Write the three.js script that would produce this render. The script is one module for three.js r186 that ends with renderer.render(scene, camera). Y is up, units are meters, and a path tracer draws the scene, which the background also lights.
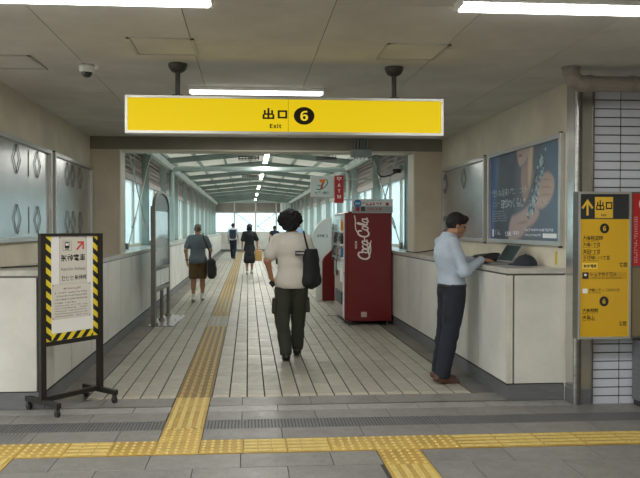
import * as THREE from 'three';
import { mergeGeometries } from 'three/addons/utils/BufferGeometryUtils.js';
import { RoundedBoxGeometry } from 'three/addons/geometries/RoundedBoxGeometry.js';
import { RectAreaLightUniformsLib } from 'three/addons/lights/RectAreaLightUniformsLib.js';

// ---------------------------------------------------------------- camera, sky, exposure
const scene = new THREE.Scene();
const F = 690, EYE = 1.52;
const camera = new THREE.PerspectiveCamera(2 * Math.atan(239 / F) * 180 / Math.PI, 640 / 478, 0.1, 400);
camera.position.set(0, EYE, 0);
{
  const yaw = Math.atan(50 / F), pitch = -Math.atan(11 / F * Math.cos(yaw));
  camera.lookAt(Math.sin(yaw) * Math.cos(pitch), EYE + Math.sin(pitch), -Math.cos(yaw) * Math.cos(pitch));
}
camera.setViewOffset(640, 478, 22, 0, 640, 478);
scene.background = new THREE.Color().setRGB(4.6, 5.2, 5.35);      // even overcast daylight
const renderer = new THREE.WebGLRenderer({ antialias: true });
renderer.toneMapping = THREE.LinearToneMapping;
renderer.toneMappingExposure = 1.0;
renderer.shadowMap.enabled = true;
RectAreaLightUniformsLib.init();
const HALL_LAMP = 57, CORRIDOR_LAMP = 120;

// ---------------------------------------------------------------- helpers
let seed = 7;
const rnd = () => { seed = (seed + 0x6d2b79f5) | 0; let t = Math.imul(seed ^ (seed >>> 15), 1 | seed); t = (t + Math.imul(t ^ (t >>> 7), 61 | t)) ^ t; return ((t ^ (t >>> 14)) >>> 0) / 4294967296; };
const V = (x, y, z) => new THREE.Vector3(x, y, z);
const C = (c) => new THREE.Color(c);
const taken = {};
const numbered = (n) => { if (!(n in taken)) { taken[n] = 0; return n; } taken[n]++; return n + '_' + String(taken[n]).padStart(3, '0'); };

function tag(o, label, category, group, kind) {
  if (label) o.userData.label = label;
  if (category) o.userData.category = category;
  if (group) o.userData.group = group;
  if (kind) o.userData.kind = kind;
  return o;
}
function thing(name, label, category, p = [0, 0, 0], turn = 0, group) {
  const o = new THREE.Group(); o.name = numbered(name); o.position.set(...p); o.rotation.y = turn; scene.add(o);
  return tag(o, label, category, group);
}
function structure(name, label, p = [0, 0, 0]) {
  const o = new THREE.Group(); o.name = numbered(name); o.position.set(...p); scene.add(o);
  return tag(o, label, undefined, undefined, 'structure');
}
function part(name, geo, mat, parent, label) {
  const g = Array.isArray(geo) ? (geo.length > 1 ? mergeGeometries(geo.map(plainGeo)) : geo[0]) : geo;
  const m = new THREE.Mesh(g, mat); m.name = parent ? name : numbered(name); (parent || scene).add(m);
  if (label) m.userData.label = label;
  return m;
}
function single(name, geo, mat, label, category, group) { return tag(part(name, geo, mat), label, category, group); }
function plainGeo(g) {
  let h = g.index ? g.toNonIndexed() : g;
  for (const k of Object.keys(h.attributes)) if (!['position', 'normal', 'uv'].includes(k)) h.deleteAttribute(k);
  if (!h.attributes.uv) h.setAttribute('uv', new THREE.BufferAttribute(new Float32Array(h.attributes.position.count * 2), 2));
  return h;
}
// a box with uv in metres, x0..x1 etc.
function bx(x0, x1, y0, y1, z0, z1) {
  const w = x1 - x0, h = y1 - y0, d = z1 - z0, g = new THREE.BoxGeometry(w, h, d), uv = g.attributes.uv;
  const s = [[d, h], [d, h], [w, d], [w, d], [w, h], [w, h]];
  for (let i = 0; i < 24; i++) { const [a, b] = s[i >> 2]; uv.setXY(i, uv.getX(i) * a + x0 + z0, uv.getY(i) * b + y0 + z0 * 0.37); }
  return g.translate((x0 + x1) / 2, (y0 + y1) / 2, (z0 + z1) / 2);
}
const rb = (w, h, d, r, x = 0, y = 0, z = 0) => new RoundedBoxGeometry(w, h, d, 2, r).translate(x, y, z);
const cyl = (r0, r1, h, n = 16) => new THREE.CylinderGeometry(r0, r1, h, n);
function rod(a, b, r, n = 8) {
  const d = b.clone().sub(a), g = new THREE.CylinderGeometry(r, r, d.length(), n);
  g.applyQuaternion(new THREE.Quaternion().setFromUnitVectors(V(0, 1, 0), d.clone().normalize()));
  return g.translate((a.x + b.x) / 2, (a.y + b.y) / 2, (a.z + b.z) / 2);
}
const tube = (pts, r, n = 24, k = 8) => new THREE.TubeGeometry(new THREE.CatmullRomCurve3(pts), n, r, k, false);
// a slab with chamfered top edges, top at y = 0, uv in metres
function slab(w, d, h, c, du = 0, dv = 0) {
  const X = w / 2, Z = d / 2, x = X - c, z = Z - c, p = [], uv = [];
  const q = (...v) => { for (const i of [0, 1, 2, 0, 2, 3]) { p.push(...v[i]); uv.push(v[i][0] + du, v[i][2] + dv); } };
  q([-x, 0, z], [x, 0, z], [x, 0, -z], [-x, 0, -z]);
  q([-X, -c, Z], [X, -c, Z], [x, 0, z], [-x, 0, z]); q([X, -c, -Z], [-X, -c, -Z], [-x, 0, -z], [x, 0, -z]);
  q([X, -c, Z], [X, -c, -Z], [x, 0, -z], [x, 0, z]); q([-X, -c, -Z], [-X, -c, Z], [-x, 0, z], [-x, 0, -z]);
  q([-X, -h, Z], [X, -h, Z], [X, -c, Z], [-X, -c, Z]); q([X, -h, -Z], [-X, -h, -Z], [-X, -c, -Z], [X, -c, -Z]);
  q([X, -h, Z], [X, -h, -Z], [X, -c, -Z], [X, -c, Z]); q([-X, -h, -Z], [-X, -h, Z], [-X, -c, Z], [-X, -c, -Z]);
  const g = new THREE.BufferGeometry();
  g.setAttribute('position', new THREE.Float32BufferAttribute(p, 3)); g.setAttribute('uv', new THREE.Float32BufferAttribute(uv, 2));
  g.computeVertexNormals(); return g;
}
// ---------------------------------------------------------------- textures
function noiseField(n, cells, s, stretchY = 1) {
  let sd = s * 7919 + 13; const r = () => { sd = (Math.imul(sd, 1664525) + 1013904223) | 0; return (sd >>> 8) / 16777216; };
  const cy = Math.max(1, Math.round(cells * stretchY)), grid = Float32Array.from({ length: cells * cy }, r), out = new Float32Array(n * n);
  const f = (t) => t * t * (3 - 2 * t);
  for (let j = 0; j < n; j++) for (let i = 0; i < n; i++) {
    const x = i / n * cells, y = j / n * cy, x0 = Math.floor(x), y0 = Math.floor(y), u = f(x - x0), v = f(y - y0), x1 = (x0 + 1) % cells, y1 = (y0 + 1) % cy;
    out[j * n + i] = (grid[y0 * cells + x0] * (1 - u) + grid[y0 * cells + x1] * u) * (1 - v) + (grid[y1 * cells + x0] * (1 - u) + grid[y1 * cells + x1] * u) * v;
  }
  return out;
}
function noiseTex(n, layers, lo, hi, size, srgb = true) {
  const sum = new Float32Array(n * n); let tot = 0;
  layers.forEach(([cells, a, sy], k) => { const f = noiseField(n, cells, k + cells, sy ?? 1); for (let i = 0; i < sum.length; i++) sum[i] += f[i] * a; tot += a; });
  const d = new Uint8Array(n * n * 4);
  for (let i = 0; i < sum.length; i++) { const v = Math.round((lo + (hi - lo) * sum[i] / tot) * 255); d[i * 4] = d[i * 4 + 1] = d[i * 4 + 2] = v; d[i * 4 + 3] = 255; }
  const t = new THREE.DataTexture(d, n, n); t.wrapS = t.wrapT = THREE.RepeatWrapping; t.magFilter = THREE.LinearFilter; t.minFilter = THREE.LinearMipmapLinearFilter; t.generateMipmaps = true;
  if (srgb) t.colorSpace = THREE.SRGBColorSpace; t.repeat.set(1 / size, 1 / size); t.needsUpdate = true; return t;
}
const T = {
  stone: noiseTex(512, [[256, 1.4], [120, 0.8], [20, 0.5], [6, 0.5]], 0.66, 1.0, 0.9),
  tile: noiseTex(512, [[40, 0.8, 5], [128, 0.6, 2], [10, 0.8, 3], [5, 0.6]], 0.74, 1.0, 1.1),
  paint: noiseTex(512, [[6, 1], [17, 0.5], [64, 0.25]], 0.86, 1.0, 2.3),
  dirty: noiseTex(512, [[5, 1], [13, 0.8], [48, 0.5], [160, 0.4]], 0.7, 1.0, 1.3),
  brushed: noiseTex(512, [[4, 0.6, 64], [10, 0.7, 25], [3, 0.8]], 0.72, 1.0, 0.9),
  worn: noiseTex(512, [[60, 1], [22, 1], [8, 1]], 0.5, 1.0, 0.5),
  rough: noiseTex(512, [[9, 1], [40, 0.7], [3, 0.8]], 0.45, 1.0, 1.7, false),
  cloth: noiseTex(256, [[200, 1], [12, 0.15]], 0.88, 1.0, 0.3),
};
const std = (color, roughness = 0.7, extra = {}) => new THREE.MeshStandardMaterial({ color: C(color), roughness, ...extra });
const phys = (color, roughness = 0.5, extra = {}) => new THREE.MeshPhysicalMaterial({ color: C(color), roughness, ...extra });
const m = {
  stone: ['#8b8986', '#8e8c88', '#898784', '#908d89'].map((c) => std(c, 0.62, { map: T.stone, roughnessMap: T.rough })),
  stoneLight: std('#a3a29f', 0.6, { map: T.stone, roughnessMap: T.rough }),
  joint: std('#3c3a37', 0.95),
  grout: std('#3d3932', 0.95),
  tile: ['#aca79a', '#b0ab9e', '#a8a396', '#aea99d', '#b2ada0'].map((c) => std(c, 0.62, { map: T.tile, roughnessMap: T.rough })),
  nosing: std('#c2b9a8', 0.55, { map: T.tile }),
  yellow: ['#c2a04c', '#c7a654', '#bd9a47'].map((c) => std(c, 0.55, { map: T.dirty })),
  yellowTop: std('#e2c875', 0.5, { map: T.dirty }),
  yellowOld: std('#977d47', 0.6, { map: T.worn }),
  yellowBar: std('#c3a45c', 0.5, { map: T.dirty }),
  wornPlate: std('#b9b3a4', 0.6, { map: T.worn }),
  grate: std('#717173', 0.5, { map: T.dirty }),
  grateDark: std('#525253', 0.8),
  steelDark: std('#85878a', 0.45, { metalness: 0.35, map: T.brushed }),
  gutter: std('#7c776f', 0.6, { map: T.dirty }),
  steel: std('#b8b7b3', 0.32, { metalness: 0.9, map: T.brushed }),
  steelPlate: std('#cbcbca', 0.27, { metalness: 0.85, map: T.paint }),
  clad: std('#dcdad4', 0.24, { metalness: 0.85, map: T.paint }),
  alu: std('#c6c6c2', 0.36, { metalness: 0.5, map: T.paint }),
  aluDark: std('#807e79', 0.42, { metalness: 0.7, map: T.brushed }),
  ceiling: std('#d9d7d2', 0.9, { map: T.paint }),
  wall: std('#e0d8c3', 0.88, { map: T.paint }),
  pier: std('#d6ccb8', 0.88, { map: T.paint }),
  beam: std('#8f8a7e', 0.8, { map: T.paint }),
  panel: ['#dcdad3', '#d8d6ce', '#e0ded8'].map((c) => phys(c, 0.38, { map: T.paint, clearcoat: 0.2, clearcoatRoughness: 0.3 })),
  panelEdge: std('#d6d2c6', 0.5, { map: T.paint }),
  counterTop: phys('#cfccc4', 0.3, { map: T.dirty, clearcoat: 0.3, clearcoatRoughness: 0.2 }),
  mint: std('#a6b5b1', 0.5, { map: T.paint }),
  mintDark: std('#8d9c98', 0.5, { map: T.paint }),
  mintLight: std('#ccd5d2', 0.5, { map: T.paint }),
  cream: std('#cfc9b8', 0.55),
  louvre: std('#b3aaa4', 0.6, { map: T.paint }),
  roof: phys('#e3ded4', 0.85, { map: T.paint, transmission: 0.58, thickness: 0 }),
  glass: phys(new THREE.Color().setRGB(0.56, 0.65, 0.665), 0.42, { transmission: 0.95, thickness: 0, ior: 1.45 }),
  black: std('#1b1b1d', 0.5), dark: std('#2c2a29', 0.55), darkMetal: std('#4a4742', 0.5, { metalness: 0.4 }),
  white: std('#e9e9e6', 0.5), red: phys('#6d0d12', 0.32, { clearcoat: 0.35, clearcoatRoughness: 0.25 }), redSign: std('#b3282b', 0.5),
  grey: std('#8a8884', 0.6), pipe: std('#9a9186', 0.42, { map: T.dirty }),
};
// ---------------------------------------------------------------- lettering: glyphs that the fonts lack, as strokes on a 0..9 grid
const GL = {
  出: '5059 22258582 16199996', 口: '2228888222', 方: '5052 1292 4239 3787 87797959', 面: '1191 5133 1319898313 3339 6369 3656', 阪: '1119 11313324 24363615 4292 424649 4585 8564 6439 5599',
  神: '2030 0343 4306 2529 5257979252 5595 7079', 電: '1181 0292 0203 9293 5055 2333 2434 6373 6474 2628888626 2787 5659 5999', 車: '1191 2327878323 2585 5059 0898', 大: '0393 5053 5319 5399', 天: '1282 0595 5255 5519 5599',
  保: '3013 2329 4144848141 6469 3696 6639 6699', 山: '1419 1999 9499 5059', 九: '1383 8388 8898 4045 4519', 条: '4013 2272 7206 3396 0696 5659 5629 5689', 新: '2021 0141 1112 3132 0343 0545 2539 2508 2547 8060 6069 6393 8389',
  道: '4191 5031 8071 4348 8388 4383 4585 4888 1122 1525 2528 2909 2899', 丁: '1292 5259 5938', 目: '2129797121 2373 2676', 本: '0292 5059 5209 5299 3777', 田: '1119999111 1595 5159', 千: '8021 0595 5159', 代: '3013 2329 4393 6068 6899 8092',
  崎: '2026 0306 0646 4346 7072 5292 7255 7295 5696 5757 8689 8979 5788', 駅: '1118 1151 3118 1353 1555 1858 5859 6191 6195 9195 6595 6559 7599', 前: '2031 7061 0292 1319 1343 4349 1545 1747 6368 8389 8979', 市: '5051 0292 24288884 5259',
  銀: '2003 2043 1333 1545 2329 0949 5191 5195 9195 5393 5595 5559 5899 7599', 行: '3012 3305 2529 5191 4494 7479 7969', 線: '3013 1333 3315 1545 2529 5191 5155 9155 5393 5595 7579 4757 9676 7799', 駐: '1118 1141 5159 4191 4595 3999',
  シ: '1223 1425 2994', ェ: '3575 5559 2989', ア: '1282 8265 4349', サ: '0393 3036 7177 7749', イ: '8024 5459', ク: '4015 3181 8179 7949', ル: '3136 3609 6168 6895', セ: '0494 3138 3888 9467', ブ: '1171 7149 8082 9092', ン: '1223 1994',
  テ: '2171 0494 5549', ィ: '7545 5559', バ: '2518 6597 7172 8182', ス: '1272 7219 4699', の: '5247 4717 1713 1342 4272 7294 9497 9779', り: '2126 7176 7649', ば: '1119 3393 7178 7849 4858', コ: '1282 8288 1888', ー: '1585', ナ: '0393 5155 5519',
  い: '2127 2738 7277', お: '1353 3139 3917 1775 7597 9769', 住: '3013 2329 6071 4393 4696 3999 6369', ま: '1282 1585 5058 5827 2767 5889', 良: '5051 2171 2175 7175 2373 2575 2529 4899', に: '1119 4373 4888', 理: '0141 0545 0848 2128 5155959151 7179 5797 4999', 想: '0242 2026 2204 6066 6191 9196 6696 2729 3888 5758',
  く: '6024 2469', ら: '4061 3136 3695 9598 9848', し: '2127 2759 5987', こ: '2272 2888', だ: '1343 3019 5484 5888 7081 9091', わ: '2029 0343 3417 4395 9579', 한: '2040 1252 2565? ', 신: '2115 2145 7176 2629 2979', 선: '2115 2145 7176 5373 2629 2979',
};
GL['한'] = '2141 1252 2426 2644 4424 7176 7393 2729 2989';
function text(x, s, px, py, size, o = {}) {       // py is the top of the glyphs
  const { color = '#111', w = 0.1, gap = 0.04, sx = 1 } = o;
  x.save(); x.fillStyle = x.strokeStyle = color; x.lineWidth = size * w; x.lineCap = 'square'; x.lineJoin = 'miter';
  for (const ch of s) {
    if (GL[ch]) {
      for (const st of GL[ch].split(' ')) { x.beginPath(); for (let i = 0; i + 1 < st.length; i += 2) { const a = px + (+st[i] + 0.3) / 9.6 * size * sx, b = py + (+st[i + 1] + 0.3) / 9.6 * size; i ? x.lineTo(a, b) : x.moveTo(a, b); } x.stroke(); }
      px += size * (1 + gap) * sx;
    } else { x.font = (o.bold ? 'bold ' : '') + size * (o.latin ?? 1) + 'px ' + (o.font ?? 'sans-serif'); x.fillText(ch, px, py + size * 0.88); px += x.measureText(ch).width; }
  }
  x.restore(); return px;
}
function tinyPrint(x, px, py, w, h, color = '#333') {   // a line of print too small to read
  x.save(); x.fillStyle = color;
  const b = (u, v, p, q) => x.fillRect(u, v, p, q), t = h * 0.17;
  for (let a = px; a < px + w - h; a += h * 0.98) {
    if (rnd() < 0.08) continue;
    const n = 3 + Math.floor(rnd() * 3);
    for (let i = 0; i < n; i++) rnd() < 0.55 ? b(a + h * 0.15 * rnd(), py + h * 0.82 * rnd(), h * (0.35 + 0.4 * rnd()), t) : b(a + h * 0.7 * rnd(), py + h * 0.3 * rnd(), t, h * (0.4 + 0.4 * rnd()));
  }
  x.restore();
}
function print(w, h, draw, opt = {}) {
  const c = document.createElement('canvas'); c.width = w; c.height = h; const x = c.getContext('2d'); draw(x, w, h);
  const t = new THREE.CanvasTexture(c); t.colorSpace = THREE.SRGBColorSpace; t.magFilter = THREE.LinearFilter;
  return new THREE.MeshPhysicalMaterial({ map: t, roughness: opt.roughness ?? 0.5, clearcoat: opt.coat ?? 0, clearcoatRoughness: 0.1, ...(opt.extra || {}) });
}
const sheet = (w, h) => new THREE.PlaneGeometry(w, h);   // only for print lying on a body
// ---------------------------------------------------------------- main dimensions
const ZF = -5.9, ZP = -9.8, ZE = -45, XL = -2.19, XR = 2.795, CL = -1.70, CR = 2.27, CT = 1.165, HC = 2.8;

// ---------------------------------------------------------------- hall floor
{
  const f = structure('floor', 'grey stone tiled station hall floor with yellow tactile paving');
  part('bed', bx(-9, 6, -0.25, -0.006, -6.21, 7), m.joint, f);
  const rows = [[-6.205, -5.935, 0], [-5.895, -5.725, 1, 'l'], [-5.72, -5.475, 0], [-5.225, -4.965, 1], [-4.64, -4.375, 0], [-4.37, -3.775, 1]];
  const cache = {};
  const stone = (x0, x1, z0, z1, mat) => {
    const w = +(x1 - x0 - 0.005).toFixed(3), d = +(z1 - z0).toFixed(3); if (w < 0.01) return;
    const k = w + '_' + d; cache[k] ??= [0, 1, 2].map((i) => slab(w, d, 0.03, 0.0015, i * 0.31, i * 0.57));
    const t = part('tile', cache[k][Math.floor(rnd() * 3)], mat ?? m.stone[Math.floor(rnd() * 4)], f); t.position.set((x0 + x1) / 2, 0, (z0 + z1) / 2);
  };
  const lay = (z0, z1, half, mat, xa = -4.25, xb = 4.2) => {
    for (let x = -0.05 + (half ? 0.3 : 0) - 7 * 0.6; x < xb; x += 0.6) {
      let a = x, b = x + 0.6; if (b < xa) continue;
      let cuts = [[a, b]];
      for (const [p, q, c, d] of [[-0.642, -0.334, -6.3, -4.9], [0.873, 1.181, -4.7, 7], [-1.85, -1.545, -4.7, 7]]) if (z0 < d && z1 > c) cuts = cuts.flatMap(([u, v]) => (v <= p || u >= q ? [[u, v]] : [[u, Math.min(p, v)], [Math.max(q, u), v]].filter(([g, h]) => h - g > 0.03)));
      for (const [u, v] of cuts) stone(u, v, z0, z1, mat);
    }
  };
  for (const [a, b, h, l] of rows) lay(a, b, h, l ? m.stoneLight : undefined);
  part('tile_field', [bx(-9, -4.3, -0.03, 0, -6.2, -3.775), bx(4.45, 6, -0.03, 0, -5.7, -3.775), bx(-9, 6, -0.03, -0.0005, -3.77, 7)], m.stone[0], f);
  part('threshold_strip', [bx(-4.25, -0.66, -0.02, 0.001, -5.932, -5.898), bx(-0.32, 4.2, -0.02, 0.001, -5.932, -5.898)], m.aluDark, f, 'thin metal threshold strip');
  // drain grating across the hall
  for (let k = 0; k < 14; k++) {
    const x0 = -4.25 + k * 0.6, x1 = x0 + 0.597; let segs = [[x0, x1]];
    if (x0 < -0.334 && x1 > -0.642) segs = [[x0, -0.642], [-0.334, x1]].filter(([a, b]) => b - a > 0.02);
    for (const [a, b] of segs) {
      const g = [bx(a, b, -0.012, -0.001, -5.472, -5.462), bx(a, b, -0.012, -0.001, -5.238, -5.228)];
      for (let x = a + 0.006; x < b - 0.012; x += 0.026) g.push(bx(x, x + 0.014, -0.014, -0.001, -5.465, -5.235));
      part('drain_grate', g, m.grate, f, 'grey slotted drain grating');
    }
  }
  part('drain_channel', bx(-4.25, 4.2, -0.0059, -0.0055, -5.472, -5.228), m.grateDark, f);
  { const g = []; for (let x = -2.6; x < -1.62; x += 0.03) g.push(bx(x, x + 0.018, -0.004, 0.002, -5.22, -4.975)); part('drain_grate', g, m.grate, f, 'grey slotted drain grating'); }
  // tactile paving
  const dot = new THREE.CylinderGeometry(0.010, 0.0155, 0.006, 8).translate(0, 0.003, 0), S = 0.302;
  const base = slab(S - 0.003, S - 0.003, 0.03, 0.001).translate(0, 0.002, 0);
  const dots = []; for (let i = 0; i < 5; i++) for (let j = 0; j < 5; j++) dots.push(dot.clone().translate((i - 2) * 0.06, 0.002, (j - 2) * 0.06));
  const dotG = mergeGeometries(dots.map(plainGeo));
  const bars = []; for (let i = 0; i < 4; i++) for (let j = 0; j < 3; j++) bars.push(slab(0.036, 0.092, 0.006, 0.004).translate((i - 1.5) * 0.073, 0.0075, (j - 1) * 0.0965));
  const barG = mergeGeometries(bars.map(plainGeo));
  const tac = (kind, x, z, turn = 0, mat, sz = 1) => { const t = part('tactile_tile', base, mat ?? m.yellow[Math.floor(rnd() * 3)], f); t.position.set(x, 0, z); t.rotation.y = turn; t.scale.z = sz; part(kind === 'd' ? 'raised_dots' : 'raised_bars', kind === 'd' ? dotG : barG, m.yellowTop, t); return t; };
  const kx = (k) => -0.035 + 0.302 * (k + 0.5), zs = -4.803;
  for (let k = -14; k <= 13; k++) { const line = k === 0 || k === 1 || k === -4 || k >= 5 || k < -8; tac(line ? 'b' : 'd', kx(k), zs, line ? Math.PI / 2 : 0); }
  tac('d', kx(-2), -5.105);
  for (const [z, s] of [[-5.355, 0.84], [-5.61, 0.86], [-5.82, 0.58], [-6.06, 0.98]]) tac('b', kx(-2), z, 0, undefined, s);
  tac('d', kx(3) + 0.005, -4.5); for (let z = -4.2; z < 3; z += 0.302) tac('b', kx(3) + 0.005, z);
  for (let z = -4.5; z < 3; z += 0.302) tac('b', kx(-6), z);
}
// ---------------------------------------------------------------- corridor floor
{
  const f = structure('floor', 'pale long tiles of the corridor floor with a yellow tactile line');
  part('bed', bx(-2.4, 3.0, -0.25, -0.005, ZE - 0.2, -6.21), m.grout, f);
  const P = 0.159, X0 = -0.009, all = [];
  for (let k = -9; k < 13; k++) {
    if (k === -4 || k === -3) continue;
    const x = X0 + (k + 0.5) * P; let z = -6.212; all.push([x, z - 0.05, 0.1, 1]); z -= 0.1;
    let first = 0.12 + 0.48 * rnd();
    while (z > ZE) { const L = first || 0.6; first = 0; all.push([x, z - L / 2, L, 0]); z -= L; }
  }
  const full = [0, 1, 2, 3].map((i) => slab(P - 0.012, 0.6 - 0.008, 0.02, 0.002, i * 0.37, i * 0.53));
  const nos = slab(P - 0.012, 0.095, 0.02, 0.002);
  all.sort((a, b) => b[1] - a[1]);
  const far = [[], [], [], [], []];
  all.forEach(([x, z, L, n], i) => {
    if (i < 300) {
      const g = n ? nos : Math.abs(L - 0.6) < 0.001 ? full[Math.floor(rnd() * 4)] : slab(P - 0.012, L - 0.008, 0.02, 0.002);
      const t = part('tile', g, n ? m.nosing : m.tile[Math.floor(rnd() * 5)], f); t.position.set(x, 0, z);
    } else far[Math.floor(rnd() * 5)].push([x, z, L]);
  });
  far.forEach((list, v) => {
    const im = new THREE.InstancedMesh(full[v % 4], m.tile[v], list.length); im.name = 'tile_field'; im.userData.kind = 'stuff';
    const M4 = new THREE.Matrix4(); list.forEach(([x, z, L], i) => im.setMatrixAt(i, M4.makeScale(1, 1, L / 0.6).setPosition(x, 0, z))); f.add(im);
  });
  // gutters along both sides
  for (const [a, b] of [[CL, X0 - 9 * P - 0.005], [X0 + 13 * P + 0.005, CR]]) {
    part('gutter_edge', bx(b < 0 ? b - 0.02 : a, b < 0 ? b : a + 0.02, -0.02, 0.001, ZE, -6.212), m.aluDark, f);
    part('gutter_cover', bx(b < 0 ? a - 0.05 : a + 0.022, b < 0 ? b - 0.022 : b + 0.05, -0.02, -0.002, ZE, -6.212), m.gutter, f, 'dark metal gutter cover');
  }
  { const g = []; for (let i = 0; i < 9; i++) for (let j = 0; j < 14; j++) g.push(slab(0.014, 0.036, 0.004, 0.002).translate(CR - 0.17 + i * 0.019, 0.002, -6.25 - j * 0.046)); part('gutter_mat', g, m.grate, f); }
  // tactile line
  const xt = X0 - 3 * P, S = 0.3, base = slab(2 * P - 0.006, S - 0.003, 0.02, 0.001).translate(0, 0.001, 0);
  const bars = []; for (let i = 0; i < 4; i++) for (const j of [-1, 1]) bars.push(slab(0.032, 0.118, 0.006, 0.004).translate((i - 1.5) * 0.075, 0.0065, j * 0.0745));
  const barG = mergeGeometries(bars.map(plainGeo)), dot = new THREE.CylinderGeometry(0.010, 0.0155, 0.006, 8).translate(0, 0.003, 0), dots = [];
  for (let i = 0; i < 5; i++) for (let j = 0; j < 5; j++) dots.push(dot.clone().translate((i - 2) * 0.06, 0.001, (j - 2) * 0.058));
  const dotG = mergeGeometries(dots.map(plainGeo));
  let k = 0;
  for (let z = -6.212 - S / 2; z > ZE + 0.2; z -= S, k++) {
    const worn = k >= 15 && k <= 18, dotted = k === 19 || k === 20 || k === 42 || k === 43 || k === 60 || k === 61;
    const t = part('tactile_tile', base, worn ? m.wornPlate : m.yellowOld, f); t.position.set(xt, 0, z);
    part(dotted ? 'raised_dots' : 'raised_bars', dotted ? dotG : barG, worn ? m.wornPlate : m.yellowBar, t);
  }
}
// ---------------------------------------------------------------- hall ceiling and outer hall walls
{
  const c = structure('ceiling', 'grey panelled hall ceiling with fine joints');
  part('deck', bx(-9.2, 6.2, HC + 0.004, HC + 0.25, ZP - 0.02, 7.2), m.joint, c);
  const seams = [-9]; for (let x = -0.385 - 9 * 0.885; x < 6; x += 0.885) seams.push(x); seams.push(6);
  for (let i = 0; i + 1 < seams.length; i++) {
    const a = seams[i], b = seams[i + 1]; if (b - a < 0.05) continue;
    let z = ZP + (i % 2 ? 0.55 : 1.4), z0 = ZP - 0.01;
    while (z0 < 7) { const z1 = Math.min(z, 7); part('panel', bx(a + 0.0025, b - 0.0025, HC - 0.001, HC + 0.02, z0 + 0.002, z1 - 0.002), m.ceiling, c); z0 = z1; z += 1.77; if (z > 6.9) z = 7.01; }
  }
  const w1 = structure('wall_left', 'beige painted wall above the counter with two blank poster frames'); part('surface', bx(XL - 0.2, XL, 0, HC, ZP, ZF), m.wall, w1);
  const w2 = structure('wall_right', 'beige painted wall above the counter with the blue poster'); part('surface', bx(XR, XR + 0.16, 0, HC, ZP, -5.87), m.wall, w2);
  const w3 = structure('wall_hall_left', 'beige hall wall left of the counters'); part('surface', bx(-9, XL - 0.2, 0, HC, ZF - 0.2, ZF), m.wall, w3);
  const w4 = structure('wall_back', 'hall wall behind the viewer'); part('surface', bx(-9.2, 6.2, 0, HC, 7, 7.2), m.wall, w4);
  const w5 = structure('wall_far_left', 'outer hall wall'); part('surface', [bx(-9.2, -9, 0, HC, ZF - 0.2, -5.1), bx(-9.2, -9, 0, HC, 0.7, 7), bx(-9.2, -9, 2.45, HC, -5.1, 0.7)], m.wall, w5);
  const d1 = structure('door_1', 'added unseen opening in the outer hall wall that lets in daylight'); part('frame', [bx(-9.16, -9.04, 0, 2.45, -5.1, -5.04), bx(-9.16, -9.04, 0, 2.45, 0.64, 0.7), bx(-9.16, -9.04, 2.39, 2.45, -5.04, 0.64)], m.alu, d1); for (const z of [-3.2, -1.3]) part('mullion', bx(-9.13, -9.07, 0, 2.39, z - 0.03, z + 0.03), m.alu, d1);  // unseen opening, added so that daylight reaches the right wall
  const w6 = structure('wall_far_right', 'outer hall wall beyond the tiled wall'); part('surface', bx(6, 6.2, 0, HC, -6, 7), m.wall, w6);
  // grey tiled wall
  const w = structure('wall_tiled', 'grey brick-tile wall with dark joints beside the steel column'); const ZT = -5.75;
  part('backing', bx(2.95, 6, 0, HC, ZT - 0.2, ZT - 0.008), m.joint, w);
  const tm = ['#d9dde8', '#dde1ec', '#d5d9e4'].map((c2) => phys(c2, 0.35, { map: T.paint })), tg = slab(0.231, 0.0655, 0.012, 0.0015).rotateX(Math.PI / 2);
  for (let r = 0; r < 37; r++) for (let k = 0; k < 3; k++) { const t = part('tile', tg, tm[Math.floor(rnd() * 3)], w); t.position.set(3.209 - 0.12 + k * 0.241, 0.028 + r * 0.0752, ZT); }
  part('tile_field', bx(3.6, 6, 0, HC, ZT - 0.01, ZT), tm[0], w);
  // the portal between hall and corridor
  const p = structure('wall_portal', 'beige piers and dark lintel framing the corridor entrance');
  part('pier', bx(XL - 0.2, -1.795, 0, 2.62, ZP - 0.35, ZP), m.pier, p); part('pier', bx(2.4, XR + 0.16, 0, 2.62, ZP - 0.35, ZP), m.pier, p);
  part('lintel', bx(XL - 0.2, XR + 0.16, 2.62, HC + 0.9, ZP - 0.35, ZP), m.beam, p, 'dark painted lintel beam');
  part('daylit_jamb', bx(-1.797, -1.775, CT, 2.622, ZP - 0.36, ZP + 0.006), m.cream, p, 'pale inner face, daylight put into its colour'); part('daylit_jamb', bx(2.378, 2.402, CT, 2.622, ZP - 0.36, ZP + 0.006), m.cream, p, 'pale inner face, daylight put into its colour');  // pale colour stands for daylight on the inner faces of the portal
  part('daylit_head', bx(-1.775, 2.378, 2.602, 2.622, ZP - 0.36, ZP + 0.006), m.cream, p, 'pale inner face, daylight put into its colour');
}
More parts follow.
